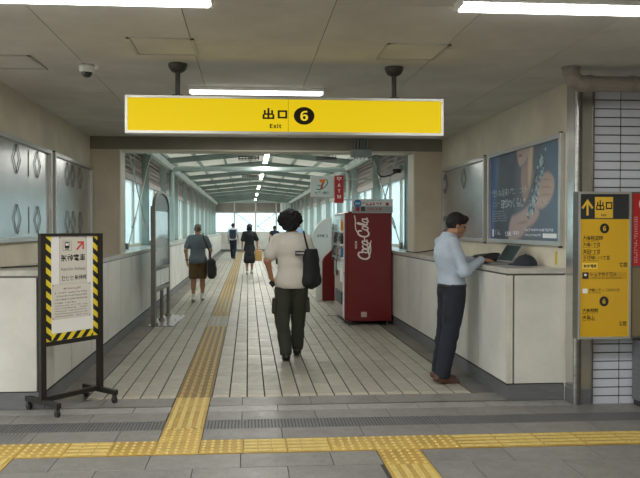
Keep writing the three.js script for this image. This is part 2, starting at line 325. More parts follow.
// ---------------------------------------------------------------- low panelled counter walls along both sides
function lowWall(name, label, xFace, xBack, sgn, pitch, over) {
  const w = structure(name, label), o = (a, b, y0, y1, z0, z1) => bx(Math.min(a, b), Math.max(a, b), y0, y1, z0, z1), len = ZE;
  part('core', o(xFace + sgn * 0.03, xBack + sgn * 0.12, 0.02, CT - 0.05, len, ZF - 0.03), m.joint, w);
  part('plinth', [o(xFace + sgn * 0.012, xBack + sgn * 0.1, 0, 0.14, len, ZF - 0.012)], m.steelDark, w, 'dark metal plinth');
  part('plinth_lip', o(xFace - sgn * 0.004, xFace + sgn * 0.02, 0.138, 0.15, len, ZF - 0.0), m.joint, w);
  for (let z = ZF - 0.012, i = 0; z > len; z -= pitch, i++) part('panel', o(xFace, xFace + sgn * 0.03, 0.152, CT - 0.062, Math.max(len, z - pitch + 0.014), z), m.panel[i % 3], w);
  part('corner_post', o(xFace - sgn * 0.002, xFace + sgn * 0.05, 0.152, CT - 0.062, ZF - 0.03, ZF), m.panelEdge, w);
  part('end_panel', o(xFace + sgn * 0.066, xBack, 0.152, CT - 0.062, ZF - 0.03, ZF - 0.002), m.panel[0], w);
  part('reveal', [o(xFace - sgn * 0.0, xFace + sgn * 0.04, CT - 0.062, CT - 0.045, len, ZF - 0.001), o(xFace, xBack, CT - 0.062, CT - 0.045, ZF - 0.03, ZF - 0.001)], m.aluDark, w);
  part('coping', [o(xFace - sgn * over, xBack + sgn * 0.12, CT - 0.045, CT, len, ZF + over)], m.counterTop, w, 'pale glossy counter top');
  return w;
}
lowWall('wall_low_left', 'white panelled low wall with pale coping on the left of the corridor', CL, XL, -1, 0.87, 0.008);
lowWall('wall_low_right', 'white panelled counter wall where the man works, along the right of the corridor', CR, XR, 1, 0.755, 0.008);
// ---------------------------------------------------------------- corridor: columns, windows, roof
const COLS = []; for (let k = 0; k < 12; k++) COLS.push(-11.6 - 3 * k);
{
  const col = (x, z) => [bx(x - 0.065, x + 0.065, CT - 0.02, 3.12, z - 0.065, z - 0.055), bx(x - 0.065, x + 0.065, CT - 0.02, 3.12, z + 0.055, z + 0.065), bx(x - 0.006, x + 0.006, CT - 0.02, 3.12, z - 0.056, z + 0.056)];
  for (const [x, side] of [[-2.13, 'left'], [2.735, 'right']]) for (const z of COLS) {
    const c = thing('steel_column', side === 'left' ? 'mint green steel column on the low wall behind the arched notice board' : 'mint green steel column on the low wall behind the red vending machine', 'column', [x, CT, z], 0, 'corridor columns, ' + (side === 'left' ? 'notice board side' : 'vending machine side'));
    part('shaft', col(0, 0).map((g) => g.translate(0, -CT + 0.02, 0)), m.mint, c);
    part('base_plate', bx(-0.1, 0.1, 0, 0.015, -0.1, 0.1), m.mintDark, c);
  }
  let n = 1;
  for (const [x, s] of [[XL - 0.04, -1], [XR + 0.04, 1]]) {
    const ends = [[ZP - 0.35, COLS[0]]]; for (let k = 0; k < 11; k++) ends.push([COLS[k], COLS[k + 1]]); ends.push([COLS[11], ZE]);
    for (const [za, zb] of ends) {
      const a = za - 0.02, b = zb + 0.02, w = structure('window_' + n++, 'corridor window bay with frosted panes under a slatted ventilator'), L = a - b;
      part('sill_rail', bx(x - 0.03, x + 0.03, CT - 0.01, CT + 0.05, b, a), m.cream, w);
      part('transom', bx(Math.min(x - s * 0.05, x + s * 0.135), Math.max(x - s * 0.05, x + s * 0.135), 2.42, 2.53, b, a), m.louvre, w);
      part('head_rail', bx(Math.min(x - s * 0.05, x + s * 0.135), Math.max(x - s * 0.05, x + s * 0.135), 3.02, 3.14, b, a), m.louvre, w);
      const N = L > 2 ? 3 : L > 1 ? 2 : 1;
      for (let i = 0; i <= N; i++) { const z = b + L * i / N; part('mullion', bx(x - 0.03, x + 0.03, CT + 0.05, 2.42, z - (i === N ? 0.04 : i ? 0.02 : 0), z + (i === 0 ? 0.04 : i < N ? 0.02 : 0)), m.cream, w); }
      for (let i = 0; i < N; i++) part('pane', bx(x - 0.004, x + 0.004, CT + 0.05, 2.42, b + L * i / N + 0.025, b + L * (i + 1) / N - 0.025), m.glass, w);
      for (let i = 0; i < 5; i++) { const g = bx(-0.005, 0.005, -0.038, 0.038, b, a); g.rotateZ(-s * 0.7); part('louvre_slat', g.translate(x - s * 0.02, 2.582 + i * 0.097, 0), m.louvre, w); }
      part('ventilator_backing', bx(x + s * 0.13 - 0.005, x + s * 0.13 + 0.005, 2.5, 3.06, b, a), m.louvre, w);
    }
    const wl = structure(s < 0 ? 'wall_eave_left' : 'wall_eave_right', 'outer wall strip under the corridor eaves');
    part('fascia', bx(x - 0.03, x + 0.03, 3.14, 3.36, ZE, ZP - 0.35), m.mintDark, wl);
    part('outer_skin', bx(x + s * 0.09 - 0.03, x + s * 0.09 + 0.03, -0.3, CT - 0.01, ZE, ZP - 0.35), m.mintDark, wl);
    const e = single('eave_beam', bx(-0.05, 0.05, -0.075, 0.075, ZE + 0.02, ZP - 0.37), m.mintLight, s < 0 ? 'pale eave beam above the windows on the notice board side' : 'pale eave beam above the windows on the vending machine side', 'beam'); e.position.set(s < 0 ? -2.0 : 2.61, 3.1, 0);
  }
  // roof
  const AX = 0.38, AY = 3.62, EY = 3.34, r = structure('ceiling', 'corridor gable roof of cream sheets on mint steel');
  const sheetG = (x0, y0, x1, y1, za, zb) => { const d = V(x1 - x0, y1 - y0, 0), g = bx(-d.length() / 2, d.length() / 2, 0, 0.012, zb, za); g.rotateZ(Math.atan2(d.y, d.x)); return g.translate((x0 + x1) / 2, (y0 + y1) / 2, 0); };
  const cuts = [ZP - 0.3, ...COLS, ZE];
  for (let i = 0; i + 1 < cuts.length; i++) for (let h = 0; h < 2; h++) {
    const za = cuts[i], zm = (cuts[i] + cuts[i + 1]) / 2, [p, q] = h ? [zm, cuts[i + 1]] : [za, zm];
    part('roof_panel', sheetG(XL - 0.35, EY - 0.03, AX, AY, p - 0.005, q + 0.005), m.roof, r); part('roof_panel', sheetG(AX, AY, XR + 0.35, EY - 0.03, p - 0.005, q + 0.005), m.roof, r);
  }
  for (const f of [0.12, 0.4, 0.68, 0.94]) for (const s of [-1, 1]) { const xe = s < 0 ? XL : XR, x = AX + (xe - AX) * f, y = AY + (EY - AY) * f - 0.055; part('purlin', bx(x - 0.03, x + 0.03, y - 0.04, y + 0.045, ZE, ZP - 0.36), m.mint, r); }
  for (const z of COLS) {
    const g = thing('roof_rafter', 'mint green shallow gabled steel rafter under the cream roof sheets', 'rafter', [0, 0, z], 0, 'corridor rafters');
    const beam = (x0, y0, x1, y1) => { const a = Math.atan2(y1 - y0, x1 - x0), L = Math.hypot(x1 - x0, y1 - y0), b = [bx(-L / 2, L / 2, -0.07, -0.06, -0.05, 0.05), bx(-L / 2, L / 2, 0.06, 0.07, -0.05, 0.05), bx(-L / 2, L / 2, -0.06, 0.06, -0.004, 0.004)]; return b.map((q) => q.rotateZ(a).translate((x0 + x1) / 2, (y0 + y1) / 2, 0)); };
    part('beam', beam(-2.2, 3.19, AX, 3.44), m.mintDark, g); part('beam', beam(AX, 3.44, 2.8, 3.19), m.mintDark, g);
    part('ridge_plate', bx(AX - 0.12, AX + 0.12, 3.36, 3.5, -0.012, 0.012), m.mintDark, g);
  }
  // round tube portal frame
  const fr = thing('tube_frame', 'mint green round tube portal frame bent over the corridor', 'frame', [0, 0, -18.2]);
  part('top_tube', tube([V(-1.98, 2.95, 0), V(-1.93, 3.02, 0), V(-1.85, 3.06, 0), V(-1, 3.065, 0), V(0.4, 3.065, 0), V(2, 3.065, 0), V(2.5, 3.06, 0), V(2.6, 3.02, 0), V(2.66, 2.93, 0)], 0.065, 48, 12), m.mint, fr);
  for (const x of [-1.98, 2.66]) part('post', cyl(0.065, 0.065, 2.96 - CT, 12).translate(x, (2.96 + CT) / 2, 0), m.mint, fr);
  // brace rods in the first bay
  for (const [x, side] of [[-2.03, 'window beside the arched notice board'], [2.62, 'window beside the red vending machine']]) {
    const b = thing('brace_rods', 'crossed steel brace rods with turnbuckle before the ' + side, 'brace', [x, CT, -13.1]);
    part('rod', rod(V(0, 0.02, -1.35), V(0, 1.82, 1.35), 0.012), m.steel, b); part('rod', rod(V(0.02, 0.02, 1.35), V(0.02, 1.82, -1.35), 0.012), m.steel, b);
    part('turnbuckle', rod(V(0.02, 0.36, 0.84), V(0.02, 0.54, 0.57), 0.026), m.steel, b); part('turnbuckle', rod(V(0, 0.36, -0.84), V(0, 0.54, -0.57), 0.026), m.steel, b);
    for (const z of [-1.36, 1.36]) for (const y of [0.0, 1.76]) part('gusset', bx(-0.01, 0.03, y, y + 0.1, z - 0.06, z + 0.06), m.mintDark, b);
  }
  // end wall
  const e = structure('wall_end', 'far end wall of the corridor with bright frosted windows'), B = [-2.3, -0.88, 0.5, 1.84, 2.95];
  part('surface', [bx(-2.4, 3.0, -0.2, 1.2, ZE - 0.2, ZE - 0.02), bx(-2.4, 3.0, 3.14, 3.7, ZE - 0.2, ZE)], m.mintLight, e);
  for (let i = 0; i < 4; i++) {
    part('wall_panel', bx(B[i] + 0.01, B[i + 1] - 0.01, 0.14, 1.22, ZE - 0.03, ZE), m.panel[i % 3], e);
    part('pane', bx(B[i] + 0.04, B[i + 1] - 0.04, 1.28, 2.52, ZE - 0.1, ZE - 0.09), m.glass, e);
    for (let k = 0; k < 8; k++) { const g = bx(B[i], B[i + 1], -0.05, 0.05, -0.005, 0.005).rotateX(-0.6); part('louvre_slat', g.translate(0, 2.63 + k * 0.068, ZE - 0.06), m.louvre, e); }
    part('ventilator_backing', bx(B[i], B[i + 1], 2.56, 3.14, ZE - 0.19, ZE - 0.18), m.louvre, e);
  }
  part('plinth', bx(-2.4, 3, 0, 0.14, ZE, ZE + 0.02), m.steelDark, e);
  part('rail', bx(-2.4, 3.0, 1.2, 1.28, ZE - 0.12, ZE + 0.02), m.cream, e); part('rail', bx(-2.4, 3.0, 2.5, 2.58, ZE - 0.12, ZE + 0.02), m.louvre, e);
  for (const x of B) part('mullion', bx(x - 0.05, x + 0.05, 1.28, 3.14, ZE - 0.12, ZE + 0.01), m.cream, e);
  part('brace', [rod(V(-0.8, 2.5, ZE - 0.02), V(0.42, 1.6, ZE - 0.02), 0.02), rod(V(0.58, 1.6, ZE - 0.02), V(1.8, 2.5, ZE - 0.02), 0.02), rod(V(0.58, 1.7, ZE - 0.02), V(1.1, 1.3, ZE - 0.02), 0.02)], m.grey, e);
  const sb = thing('shutter_box', 'pale mint housing box high in the far corridor corner', 'housing', [2.5, 0, -43.4]);
  part('box', bx(-0.45, 0.2, 2.5, 3.1, -0.7, 0.3), m.mintLight, sb); part('rib', [-0.3, -0.1, 0.1].map((x) => bx(x - 0.02, x + 0.02, 2.52, 3.08, 0.3, 0.32)), m.mint, sb);
  // street level outside
  const g = structure('ground', 'grey street surface far below the corridor'); part('surface', bx(-150, 150, -6.5, -6.3, -150, 100), m.grey, g);
}
// ---------------------------------------------------------------- ceiling battens: glowing diffuser and an area light of the same size below it
function batten(name, label, group, x, y, z, len, wid, level, along, glow = 12) {
  const b = thing(name, label, 'lamp', [x, y, z], along ? Math.PI / 2 : 0, group);
  part('housing', rb(len, 0.03, wid, 0.006, 0, -0.015, 0), m.white, b);
  const d = part('lamp_diffuser', rb(len - 0.02, 0.022, wid - 0.02, 0.009, 0, -0.04, 0), new THREE.MeshStandardMaterial({ color: C('#f4f4fa'), roughness: 0.5, emissive: C('#f4f3ee'), emissiveIntensity: glow }), b, 'bright white diffuser');
  for (const s of [-1, 1]) part('end_cap', rb(0.012, 0.05, wid, 0.004, s * (len / 2 + 0.004), -0.025, 0), m.white, b);
  const l = new THREE.RectAreaLight(C('#fbfaf3'), level, len - 0.03, wid - 0.03); l.position.set(0, -0.053, 0); l.rotation.x = -Math.PI / 2; b.add(l);
  return d;
}
batten('ceiling_lamp', 'white batten lamp on the hall ceiling above the notice stand', null, -1.06, HC, -3.845, 1.72, 0.14, HALL_LAMP);
batten('ceiling_lamp', 'white batten lamp on the hall ceiling above the steel column', null, 2.045, HC, -3.82, 1.72, 0.14, HALL_LAMP);
batten('ceiling_lamp', 'white batten lamp on the ceiling just behind the yellow exit sign', null, 0.08, HC, -6.37, 1.22, 0.13, HALL_LAMP, false, 4);
batten('ceiling_lamp', 'white batten lamp on the ceiling before the dark lintel', null, 0.3, HC, -8.85, 1.22, 0.13, HALL_LAMP, false, 4);
for (const [x, z] of [[-1.06, -1.4], [-1.06, 1.2], [-1.06, 3.8], [2.02, 3.8], [-4.2, -3.9], [-4.2, -1.4], [-4.2, 1.2], [-4.2, 3.8], [-7, -3.9], [-7, -1.4], [-7, 1.2]]) batten('ceiling_lamp', 'added white batten lamp on the hall ceiling out of view', 'hall lamps behind the viewer', x, HC, z, 1.72, 0.15, HALL_LAMP);  // unseen lamps, added for the light coming from the left hall
for (let k = 0; k < 5; k++) batten('corridor_lamp', 'white batten lamp hung along the corridor roof ridge', 'corridor ridge lamps', 0.45, 3.27, -17 - k * 6.1, 2.5, 0.12, CORRIDOR_LAMP, true);
// ---------------------------------------------------------------- hanging exit sign
{
  const W = 2.485, H = 0.29, s = thing('exit_sign', 'long yellow lit exit sign hanging from the ceiling on two posts', 'sign', [0.303, 2.25, -5.46]);
  const face = print(2048, 252, (x, w, h) => {
    x.fillStyle = '#eccb14'; x.fillRect(0, 0, w, h);
    const u = w / 2.41, X = (px) => (px - 127) / 317 * w;      // along the face
    text(x, '出', X(260.5), h * 0.29, X(272.3) - X(260.5), { w: 0.165, color: '#1a1408' }); text(x, '口', X(274.4), h * 0.29, X(286.6) - X(274.4), { w: 0.165, color: '#1a1408' });
    x.fillStyle = '#1a1408'; x.font = 'bold 44px sans-serif'; x.textAlign = 'center'; x.fillText('Exit', X(274), h * 0.885);
    x.beginPath(); x.arc(X(303), h * 0.5, h * 0.268, 0, 7); x.fill(); x.fillStyle = '#f4d42a'; x.font = 'bold 104px sans-serif'; x.fillText('6', X(303), h * 0.645);
    x.fillStyle = '#8a7410'; x.fillRect(X(286.8), 0, 2.5, h);
  }, { roughness: 0.6 });
  face.emissiveMap = face.map; face.emissive = C('#ffffff'); face.emissiveIntensity = 0.78; face.color = C('#8f8f8f'); face.specularIntensity = 0.3;
  part('casing', rb(W, H, 0.14, 0.012, 0, H / 2, 0), m.alu, s, 'slim silver casing');
  const f = part('lit_sign_face', bx(-W / 2 + 0.016, W / 2 - 0.016, 0.018, H - 0.016, 0, 0.0065), face, s, 'yellow lit face reading exit six'); f.position.z = 0.067;
  { const uv = f.geometry.attributes.uv, p = f.geometry.attributes.position; for (let i = 0; i < uv.count; i++) uv.setXY(i, (p.getX(i) + W / 2 - 0.016) / (W - 0.032), (p.getY(i) - 0.018) / (H - 0.034)); }
  const rim = [[-W / 2, W / 2, H - 0.018, H], [-W / 2, W / 2, 0, 0.02], [-W / 2, -W / 2 + 0.018, 0.02, H - 0.018], [W / 2 - 0.018, W / 2, 0.02, H - 0.018]].map(([a, b, c, d]) => bx(a, b, c, d, 0.066, 0.08)); part('rim', rim, m.alu, s);
  for (const x of [-0.848, 0.861]) {
    const cup = part('ceiling_cup', new THREE.LatheGeometry([[0.001, 0.03], [0.024, 0.03], [0.03, 0.032], [0.052, 0.044], [0.068, 0.066], [0.075, 0.09], [0.075, 0.1], [0.001, 0.1]].map(([a, b]) => new THREE.Vector2(a, b)), 24), m.darkMetal, s, 'dark bowl-shaped ceiling cup'); cup.position.set(x, HC - 2.25 - 0.1, 0);
    part('post', cyl(0.02, 0.02, HC - 2.25 - H - 0.08, 16).translate(x, (HC - 2.25 + H - 0.06) / 2, 0), m.darkMetal, s); part('flange', cyl(0.045, 0.05, 0.02, 16).translate(x, H + 0.008, 0), m.darkMetal, s);
  }
}
// ---------------------------------------------------------------- ceiling hatches and camera
for (const [x, z, label] of [[-0.59, -4.94, 'square ceiling hatch with metal rim above the notice stand'], [1.19, -4.96, 'square ceiling hatch with metal rim in front of the poster wall'], [-1.83, -5.48, 'square ceiling hatch beside the dome camera']]) {
  const h = thing('ceiling_hatch', label, 'hatch', [x, HC, z]), a = 0.225;
  part('frame', [bx(-a, a, -0.008, 0, -a, -a + 0.022), bx(-a, a, -0.008, 0, a - 0.022, a), bx(-a, -a + 0.022, -0.008, 0, -a, a), bx(a - 0.022, a, -0.008, 0, -a, a)], m.alu, h, 'metal rim'); part('lid', bx(-a + 0.025, a - 0.025, -0.004, 0, -a + 0.025, a - 0.025), m.ceiling, h);
}
{
  const c = thing('dome_camera', 'small white dome security camera on the ceiling', 'camera', [-1.26, HC, -5.55]);
  part('body', new THREE.LatheGeometry([[0, 0], [0.062, 0], [0.064, -0.02], [0.058, -0.05], [0.045, -0.058], [0, -0.058]].map(([a, b]) => new THREE.Vector2(a, b)), 28), m.white, c);
  part('dome', new THREE.SphereGeometry(0.042, 24, 14, 0, 7, Math.PI / 2, Math.PI / 2).translate(0, -0.056, 0), phys('#141416', 0.08, { clearcoat: 1 }), c, 'smoked black dome'); part('mount', bx(0.055, 0.085, -0.03, 0, -0.02, 0.02), m.white, c);
}
// ---------------------------------------------------------------- wall frames and posters
function frameOn(name, label, cat, x, sgn, z0, z1, y0, y1, fill, lip = 0.04) {   // sgn: direction of the face
  const t = thing(name, label, cat, [x, y0, (z0 + z1) / 2]), L = Math.abs(z1 - z0), H = y1 - y0, X = (a, b) => [Math.min(sgn * a, sgn * b), Math.max(sgn * a, sgn * b)];
  const b = (a, c, y2, y3, u, v) => bx(...X(a, c), y2, y3, u, v);
  part('backing', b(0, 0.012, 0.01, H - 0.01, -L / 2 + 0.01, L / 2 - 0.01), fill || m.steelPlate, t);
  part('rim', [b(0, 0.045, 0, lip, -L / 2, L / 2), b(0, 0.045, H - lip, H, -L / 2, L / 2), b(0, 0.045, lip, H - lip, -L / 2, -L / 2 + lip), b(0, 0.045, lip, H - lip, L / 2 - lip, L / 2)], m.alu, t, 'silver frame');
  part('hanger', b(0, 0.03, H, H + 0.018, L / 2 - 0.06, L / 2 - 0.04), m.darkMetal, t); part('hanger', b(0, 0.03, -0.018, 0, L / 2 - 0.06, L / 2 - 0.04), m.darkMetal, t);
  return t;
}
const diamond = (cz, cy, w, h, sgn) => { const p = [V(sgn * 0.02, cy + h, cz), V(sgn * 0.02, cy, cz + w), V(sgn * 0.02, cy - h, cz), V(sgn * 0.02, cy, cz - w)], g = []; for (let i = 0; i < 4; i++) g.push(rod(p[i], p[(i + 1) % 4], 0.004, 6)); return g; };  // thin raised rods tracing the diamond marks on the plates
{
  const spots = (t, zs, H) => { for (const z of zs) for (const y of [H * 0.8, H * 0.22]) part('diamond_outline', diamond(z, y, 0.1, 0.14, 1), m.aluDark, t, 'thin diamond-shaped metal outline'); };
  const a = frameOn('poster_frame', 'blank steel poster frame with diamond outlines, next to the hall', 'poster frame', XL, 1, -7.78, -5.98, 1.39, 2.37); spots(a, [0.75, 0.19, -0.45], 0.98); for (const y of [0.08, 0.64]) part('scuff_rail', bx(0.012, 0.018, y, y + 0.26, -0.172, -0.166), m.aluDark, a);
  const b = frameOn('poster_frame', 'blank steel poster frame with diamond outlines, next to the corridor pier', 'poster frame', XL, 1, -9.78, -7.9, 1.37, 2.37); spots(b, [0.32, 0.05, -0.32], 1);
  const c = frameOn('poster_frame', 'blank grey poster frame behind the man in the blue shirt', 'poster frame', XR, -1, -9.68, -7.9, 1.36, 2.36); for (const [z, y] of [[0.05, 0.8], [-0.8, 0.78], [-0.8, 0.2]]) part('diamond_outline', diamond(z, y, 0.1, 0.13, -1), m.aluDark, c, 'thin diamond-shaped metal outline');
  const art = print(1024, 560, (x, w, h) => {
    x.fillStyle = '#2c4260'; x.fillRect(0, 0, w, h);
    const g = x.createLinearGradient(0, 0, w, 0); g.addColorStop(0, '#45669b'); g.addColorStop(0.25, '#3a4a64'); g.addColorStop(0.55, '#5d6069'); g.addColorStop(1, '#587387'); x.fillStyle = g; x.fillRect(0, 0, w, h);  // print colours lightened for the haze of reflections on the glass
    const blob = (c, pts, soft = 12) => { x.filter = 'blur(' + soft + 'px)'; x.fillStyle = c; x.beginPath(); x.moveTo(pts[0] * w, pts[1] * h); for (let i = 2; i + 3 < pts.length; i += 4) x.quadraticCurveTo(pts[i] * w, pts[i + 1] * h, pts[i + 2] * w, pts[i + 3] * h); x.closePath(); x.fill(); x.filter = 'none'; };
    blob('#333c4b', [0.18, -0.1, 0.34, 0.3, 0.42, 0, 0.36, 0.5, 0.44, 0.9, 0.2, 1.1, 0.06, 1, 0.1, 0.5, 0.18, -0.1], 22); blob('#5a7189', [0.72, -0.1, 1.1, 0, 1.05, 0.6, 0.85, 0.3, 0.72, -0.1], 24);
    blob('#b5a29a', [0.42, -0.02, 0.43, 0.15, 0.47, 0.19, 0.53, 0.2, 0.6, 0.08, 0.62, -0.05, 0.42, -0.02], 7); blob('#7f4346', [0.44, 0.065, 0.475, 0.05, 0.51, 0.068, 0.475, 0.09, 0.44, 0.065], 4);
    blob('#a08c83', [0.49, 0.2, 0.47, 0.42, 0.53, 0.6, 0.62, 0.52, 0.66, 0.3, 0.64, 0.08, 0.58, 0.1, 0.54, 0.2, 0.49, 0.2], 9); blob('#c9b49e', [0.6, -0.02, 0.57, 0.2, 0.6, 0.46, 0.64, 0.3, 0.66, -0.02, 0.63, -0.03, 0.6, -0.02], 8);
    blob('#b39d94', [0.7, 0.42, 0.74, 0.3, 0.84, 0.3, 0.93, 0.34, 0.92, 0.46, 0.9, 0.6, 0.8, 0.66, 0.72, 0.7, 0.66, 0.6, 0.66, 0.5, 0.7, 0.42], 7); for (let i = 0; i < 4; i++) blob('#8f7d76', [0.74 + 0.0 * i, 0.38 + i * 0.075, 0.82, 0.35 + i * 0.08, 0.9, 0.4 + i * 0.07, 0.82, 0.37 + i * 0.08, 0.74, 0.38 + i * 0.075], 3);
    blob('#ad978f', [0.3, 1.02, 0.29, 0.8, 0.36, 0.72, 0.5, 0.7, 0.62, 0.6, 0.74, 0.62, 0.74, 0.72, 0.68, 0.84, 0.58, 0.86, 0.5, 1.02, 0.3, 1.02], 9); blob('#8b7871', [0.42, 0.82, 0.52, 0.78, 0.6, 0.8, 0.52, 0.82, 0.42, 0.82], 5);
    for (let i = 0; i < 130; i++) { x.filter = 'blur(2px)'; x.fillStyle = ['#7f9fab', '#4f6f80', '#a9c0c7', '#3a5160'][i % 4]; const a = rnd(); x.beginPath(); x.arc((0.58 + a * 0.17 + 0.075 * rnd()) * w, (0.66 - a * 0.6 + 0.1 * rnd()) * h, 5 + 9 * rnd(), 0, 7); x.fill(); } x.filter = 'none';
    const c = '#e4e7ea'; text(x, '“良いお住まい”に', 20, h * 0.4, 50, { color: c, w: 0.05 }); text(x, 'こだわ', 470, h * 0.41, 40, { color: c, w: 0.05 }); text(x, 'ここに“', 30, h * 0.55, 34, { color: c, w: 0.05 }); text(x, '理想のくらし”', 180, h * 0.53, 58, { color: c, w: 0.06 }); text(x, 'こだわりくらし。', 610, h * 0.555, 36, { color: c, w: 0.05 });
    for (let i = 0; i < 5; i++) tinyPrint(x, 30, h * (0.66 + i * 0.028), 250, 9, '#aeb9c6');
    x.fillStyle = '#e8eaee'; x.fillRect(30, h * 0.88, 26, 50); text(x, 'くらし', 70, h * 0.885, 36, { color: '#dfe3ea' }); x.font = 'bold 40px sans-serif'; x.fillStyle = '#f0f2f4'; x.fillText('1,580', 250, h * 0.955); tinyPrint(x, 370, h * 0.9, 120, 28, '#eef'); tinyPrint(x, 560, h * 0.87, 380, 18, '#eef'); tinyPrint(x, 560, h * 0.925, 220, 16, '#eef'); x.fillStyle = '#eef0f2'; x.fillRect(800, h * 0.92, 170, 26);
  }, { roughness: 0.5, coat: 0.12 });
  const d = frameOn('poster_frame', 'framed blue advertising poster of hands with white lettering', 'poster', XR, -1, -7.78, -5.92, 1.36, 2.36);
  const pr = part('printed_poster', sheet(1.79, 0.93).rotateY(-Math.PI / 2).translate(-0.0135, 0.5, 0), art, d, 'printed blue poster sheet');
}
// ---------------------------------------------------------------- steel column, pipe, right hand signs
{
  const c = thing('steel_cladding', 'stainless clad corner column between counter and tiled wall', 'column', [2.87, 0, -5.78]);
  part('cladding', [bx(-0.085, 0.085, 0, HC - 0.002, -0.09, 0.05)], m.clad, c); part('fin', [bx(-0.03, -0.018, 0, HC - 0.002, 0.05, 0.062), bx(0.078, 0.09, 0, HC - 0.002, 0.03, 0.06)], m.aluDark, c); part('round_edge', cyl(0.03, 0.03, HC - 0.004, 16).translate(-0.052, HC / 2, 0.04), m.steel, c); part('foot', bx(-0.09, 0.094, 0, 0.13, -0.09, 0.053), m.steelDark, c);
  const p = thing('drain_pipe', 'thick brown-grey drain pipe running under the ceiling to an elbow', 'pipe', [0, 0, -5.33]);
  part('pipe', rod(V(2.7, 2.668, 0), V(6, 2.685, 0), 0.06, 20), m.pipe, p);
  part('elbow', tube([V(2.56, 2.79, 0), V(2.562, 2.75, 0), V(2.585, 2.7, 0), V(2.63, 2.673, 0), V(2.72, 2.668, 0)], 0.064, 24, 18), m.pipe, p, 'curved pipe elbow');
  for (const g of [cyl(0.07, 0.07, 0.03, 20).rotateZ(Math.PI / 2).translate(2.71, 2.668, 0), cyl(0.066, 0.066, 0.03, 20).rotateZ(Math.PI / 2).translate(3.06, 2.67, 0), cyl(0.073, 0.073, 0.012, 20).translate(2.56, 2.791, 0)]) part('collar', g, m.pipe, p);
  const board = print(512, 1368, (x, w, h) => {
    x.fillStyle = '#d8ab24'; x.fillRect(0, 0, w, h); x.fillStyle = '#2b2f33'; x.fillRect(0, 0, w, h * 0.175);
    x.fillStyle = '#e0b63a'; x.fillRect(w * 0.3, h * 0.02, w * 0.37, h * 0.148); text(x, '出口', w * 0.315, h * 0.045, 88, { w: 0.14 }); x.fillStyle = '#111'; x.font = 'bold 30px sans-serif'; x.textAlign = 'center'; x.fillText('Exit', w * 0.48, h * 0.155); x.textAlign = 'left';
    x.strokeStyle = '#e6bd3e'; x.lineWidth = 22; x.beginPath(); x.moveTo(w * 0.15, h * 0.15); x.lineTo(w * 0.15, h * 0.055); x.moveTo(w * 0.045, h * 0.1); x.lineTo(w * 0.15, h * 0.048); x.lineTo(w * 0.255, h * 0.1); x.stroke();
    const num = (y) => { x.fillStyle = '#1f2023'; x.beginPath(); x.arc(w * 0.5, y, 48, 0, 7); x.fill(); x.fillStyle = '#e0b63a'; x.font = 'bold 66px sans-serif'; x.textAlign = 'center'; x.fillText('6', w * 0.5, y + 24); x.textAlign = 'left'; };
    num(h * 0.24);
    [['九条新道駅', 0.292], ['九条1丁目', 0.338], ['本田1丁目', 0.386], ['千代崎1·2·3丁目', 0.43]].forEach(([s, y]) => { text(x, s, w * 0.06, h * y, 40, { w: 0.11, latin: 0.9 }); tinyPrint(x, w * 0.06, h * y + 44, 170, 12, '#54430f'); });
    text(x, '方面', w * 0.8, h * 0.478, 44, { w: 0.11 });
    x.fillStyle = '#f0cf5a'; x.fillRect(w * 0.05, h * 0.482, w * 0.31, 56); text(x, '阪神 電車', w * 0.08, h * 0.492, 30, { w: 0.12 });
    x.fillStyle = '#c89c20'; x.fillRect(w * 0.04, h * 0.545, w * 0.92, 70); x.fillStyle = '#222'; x.fillRect(w * 0.055, h * 0.548, 64, 62); x.fillStyle = '#ddd'; x.fillRect(w * 0.09, h * 0.558, 26, 22); text(x, 'シェアサイクル', w * 0.21, h * 0.547, 38, { w: 0.12 }); tinyPrint(x, w * 0.21, h * 0.583, 330, 14, '#54430f');
    x.fillStyle = '#eee'; x.fillRect(w * 0.06, h * 0.662, 52, 44); text(x, '大阪シティバスのりば', w * 0.19, h * 0.66, 31, { w: 0.11 }); tinyPrint(x, w * 0.19, h * 0.687, 140, 13, '#54430f');
    num(h * 0.752);
    [['大阪駅前', 0.8], ['天保山', 0.848]].forEach(([s, y]) => { text(x, s, w * 0.06, h * y, 40, { w: 0.11 }); tinyPrint(x, w * 0.06, h * y + 44, 150, 12, '#54430f'); }); text(x, '方面', w * 0.8, h * 0.892, 42, { w: 0.11 });
  }, { roughness: 0.2, coat: 0.6 });
  const s = thing('exit_board', 'yellow and black exit information board on the steel column', 'sign', [2.99, 0.585, -5.65]), W = 0.456, H = 1.24;
  part('casing', bx(-W / 2, W / 2, 0, H, -0.045, 0.05), m.aluDark, s, 'grey metal casing'); part('printed_face', sheet(W - 0.03, H - 0.04).translate(-0.001, H / 2, 0.0515), board, s, 'yellow printed face with directions');
  part('rim', [bx(-W / 2, -W / 2 + 0.014, 0.02, H - 0.02, 0.05, 0.062), bx(W / 2 - 0.016, W / 2, 0.02, H - 0.02, 0.05, 0.062), bx(-W / 2, W / 2, 0, 0.02, 0.05, 0.062), bx(-W / 2, W / 2, H - 0.02, H, 0.05, 0.062)], m.alu, s);
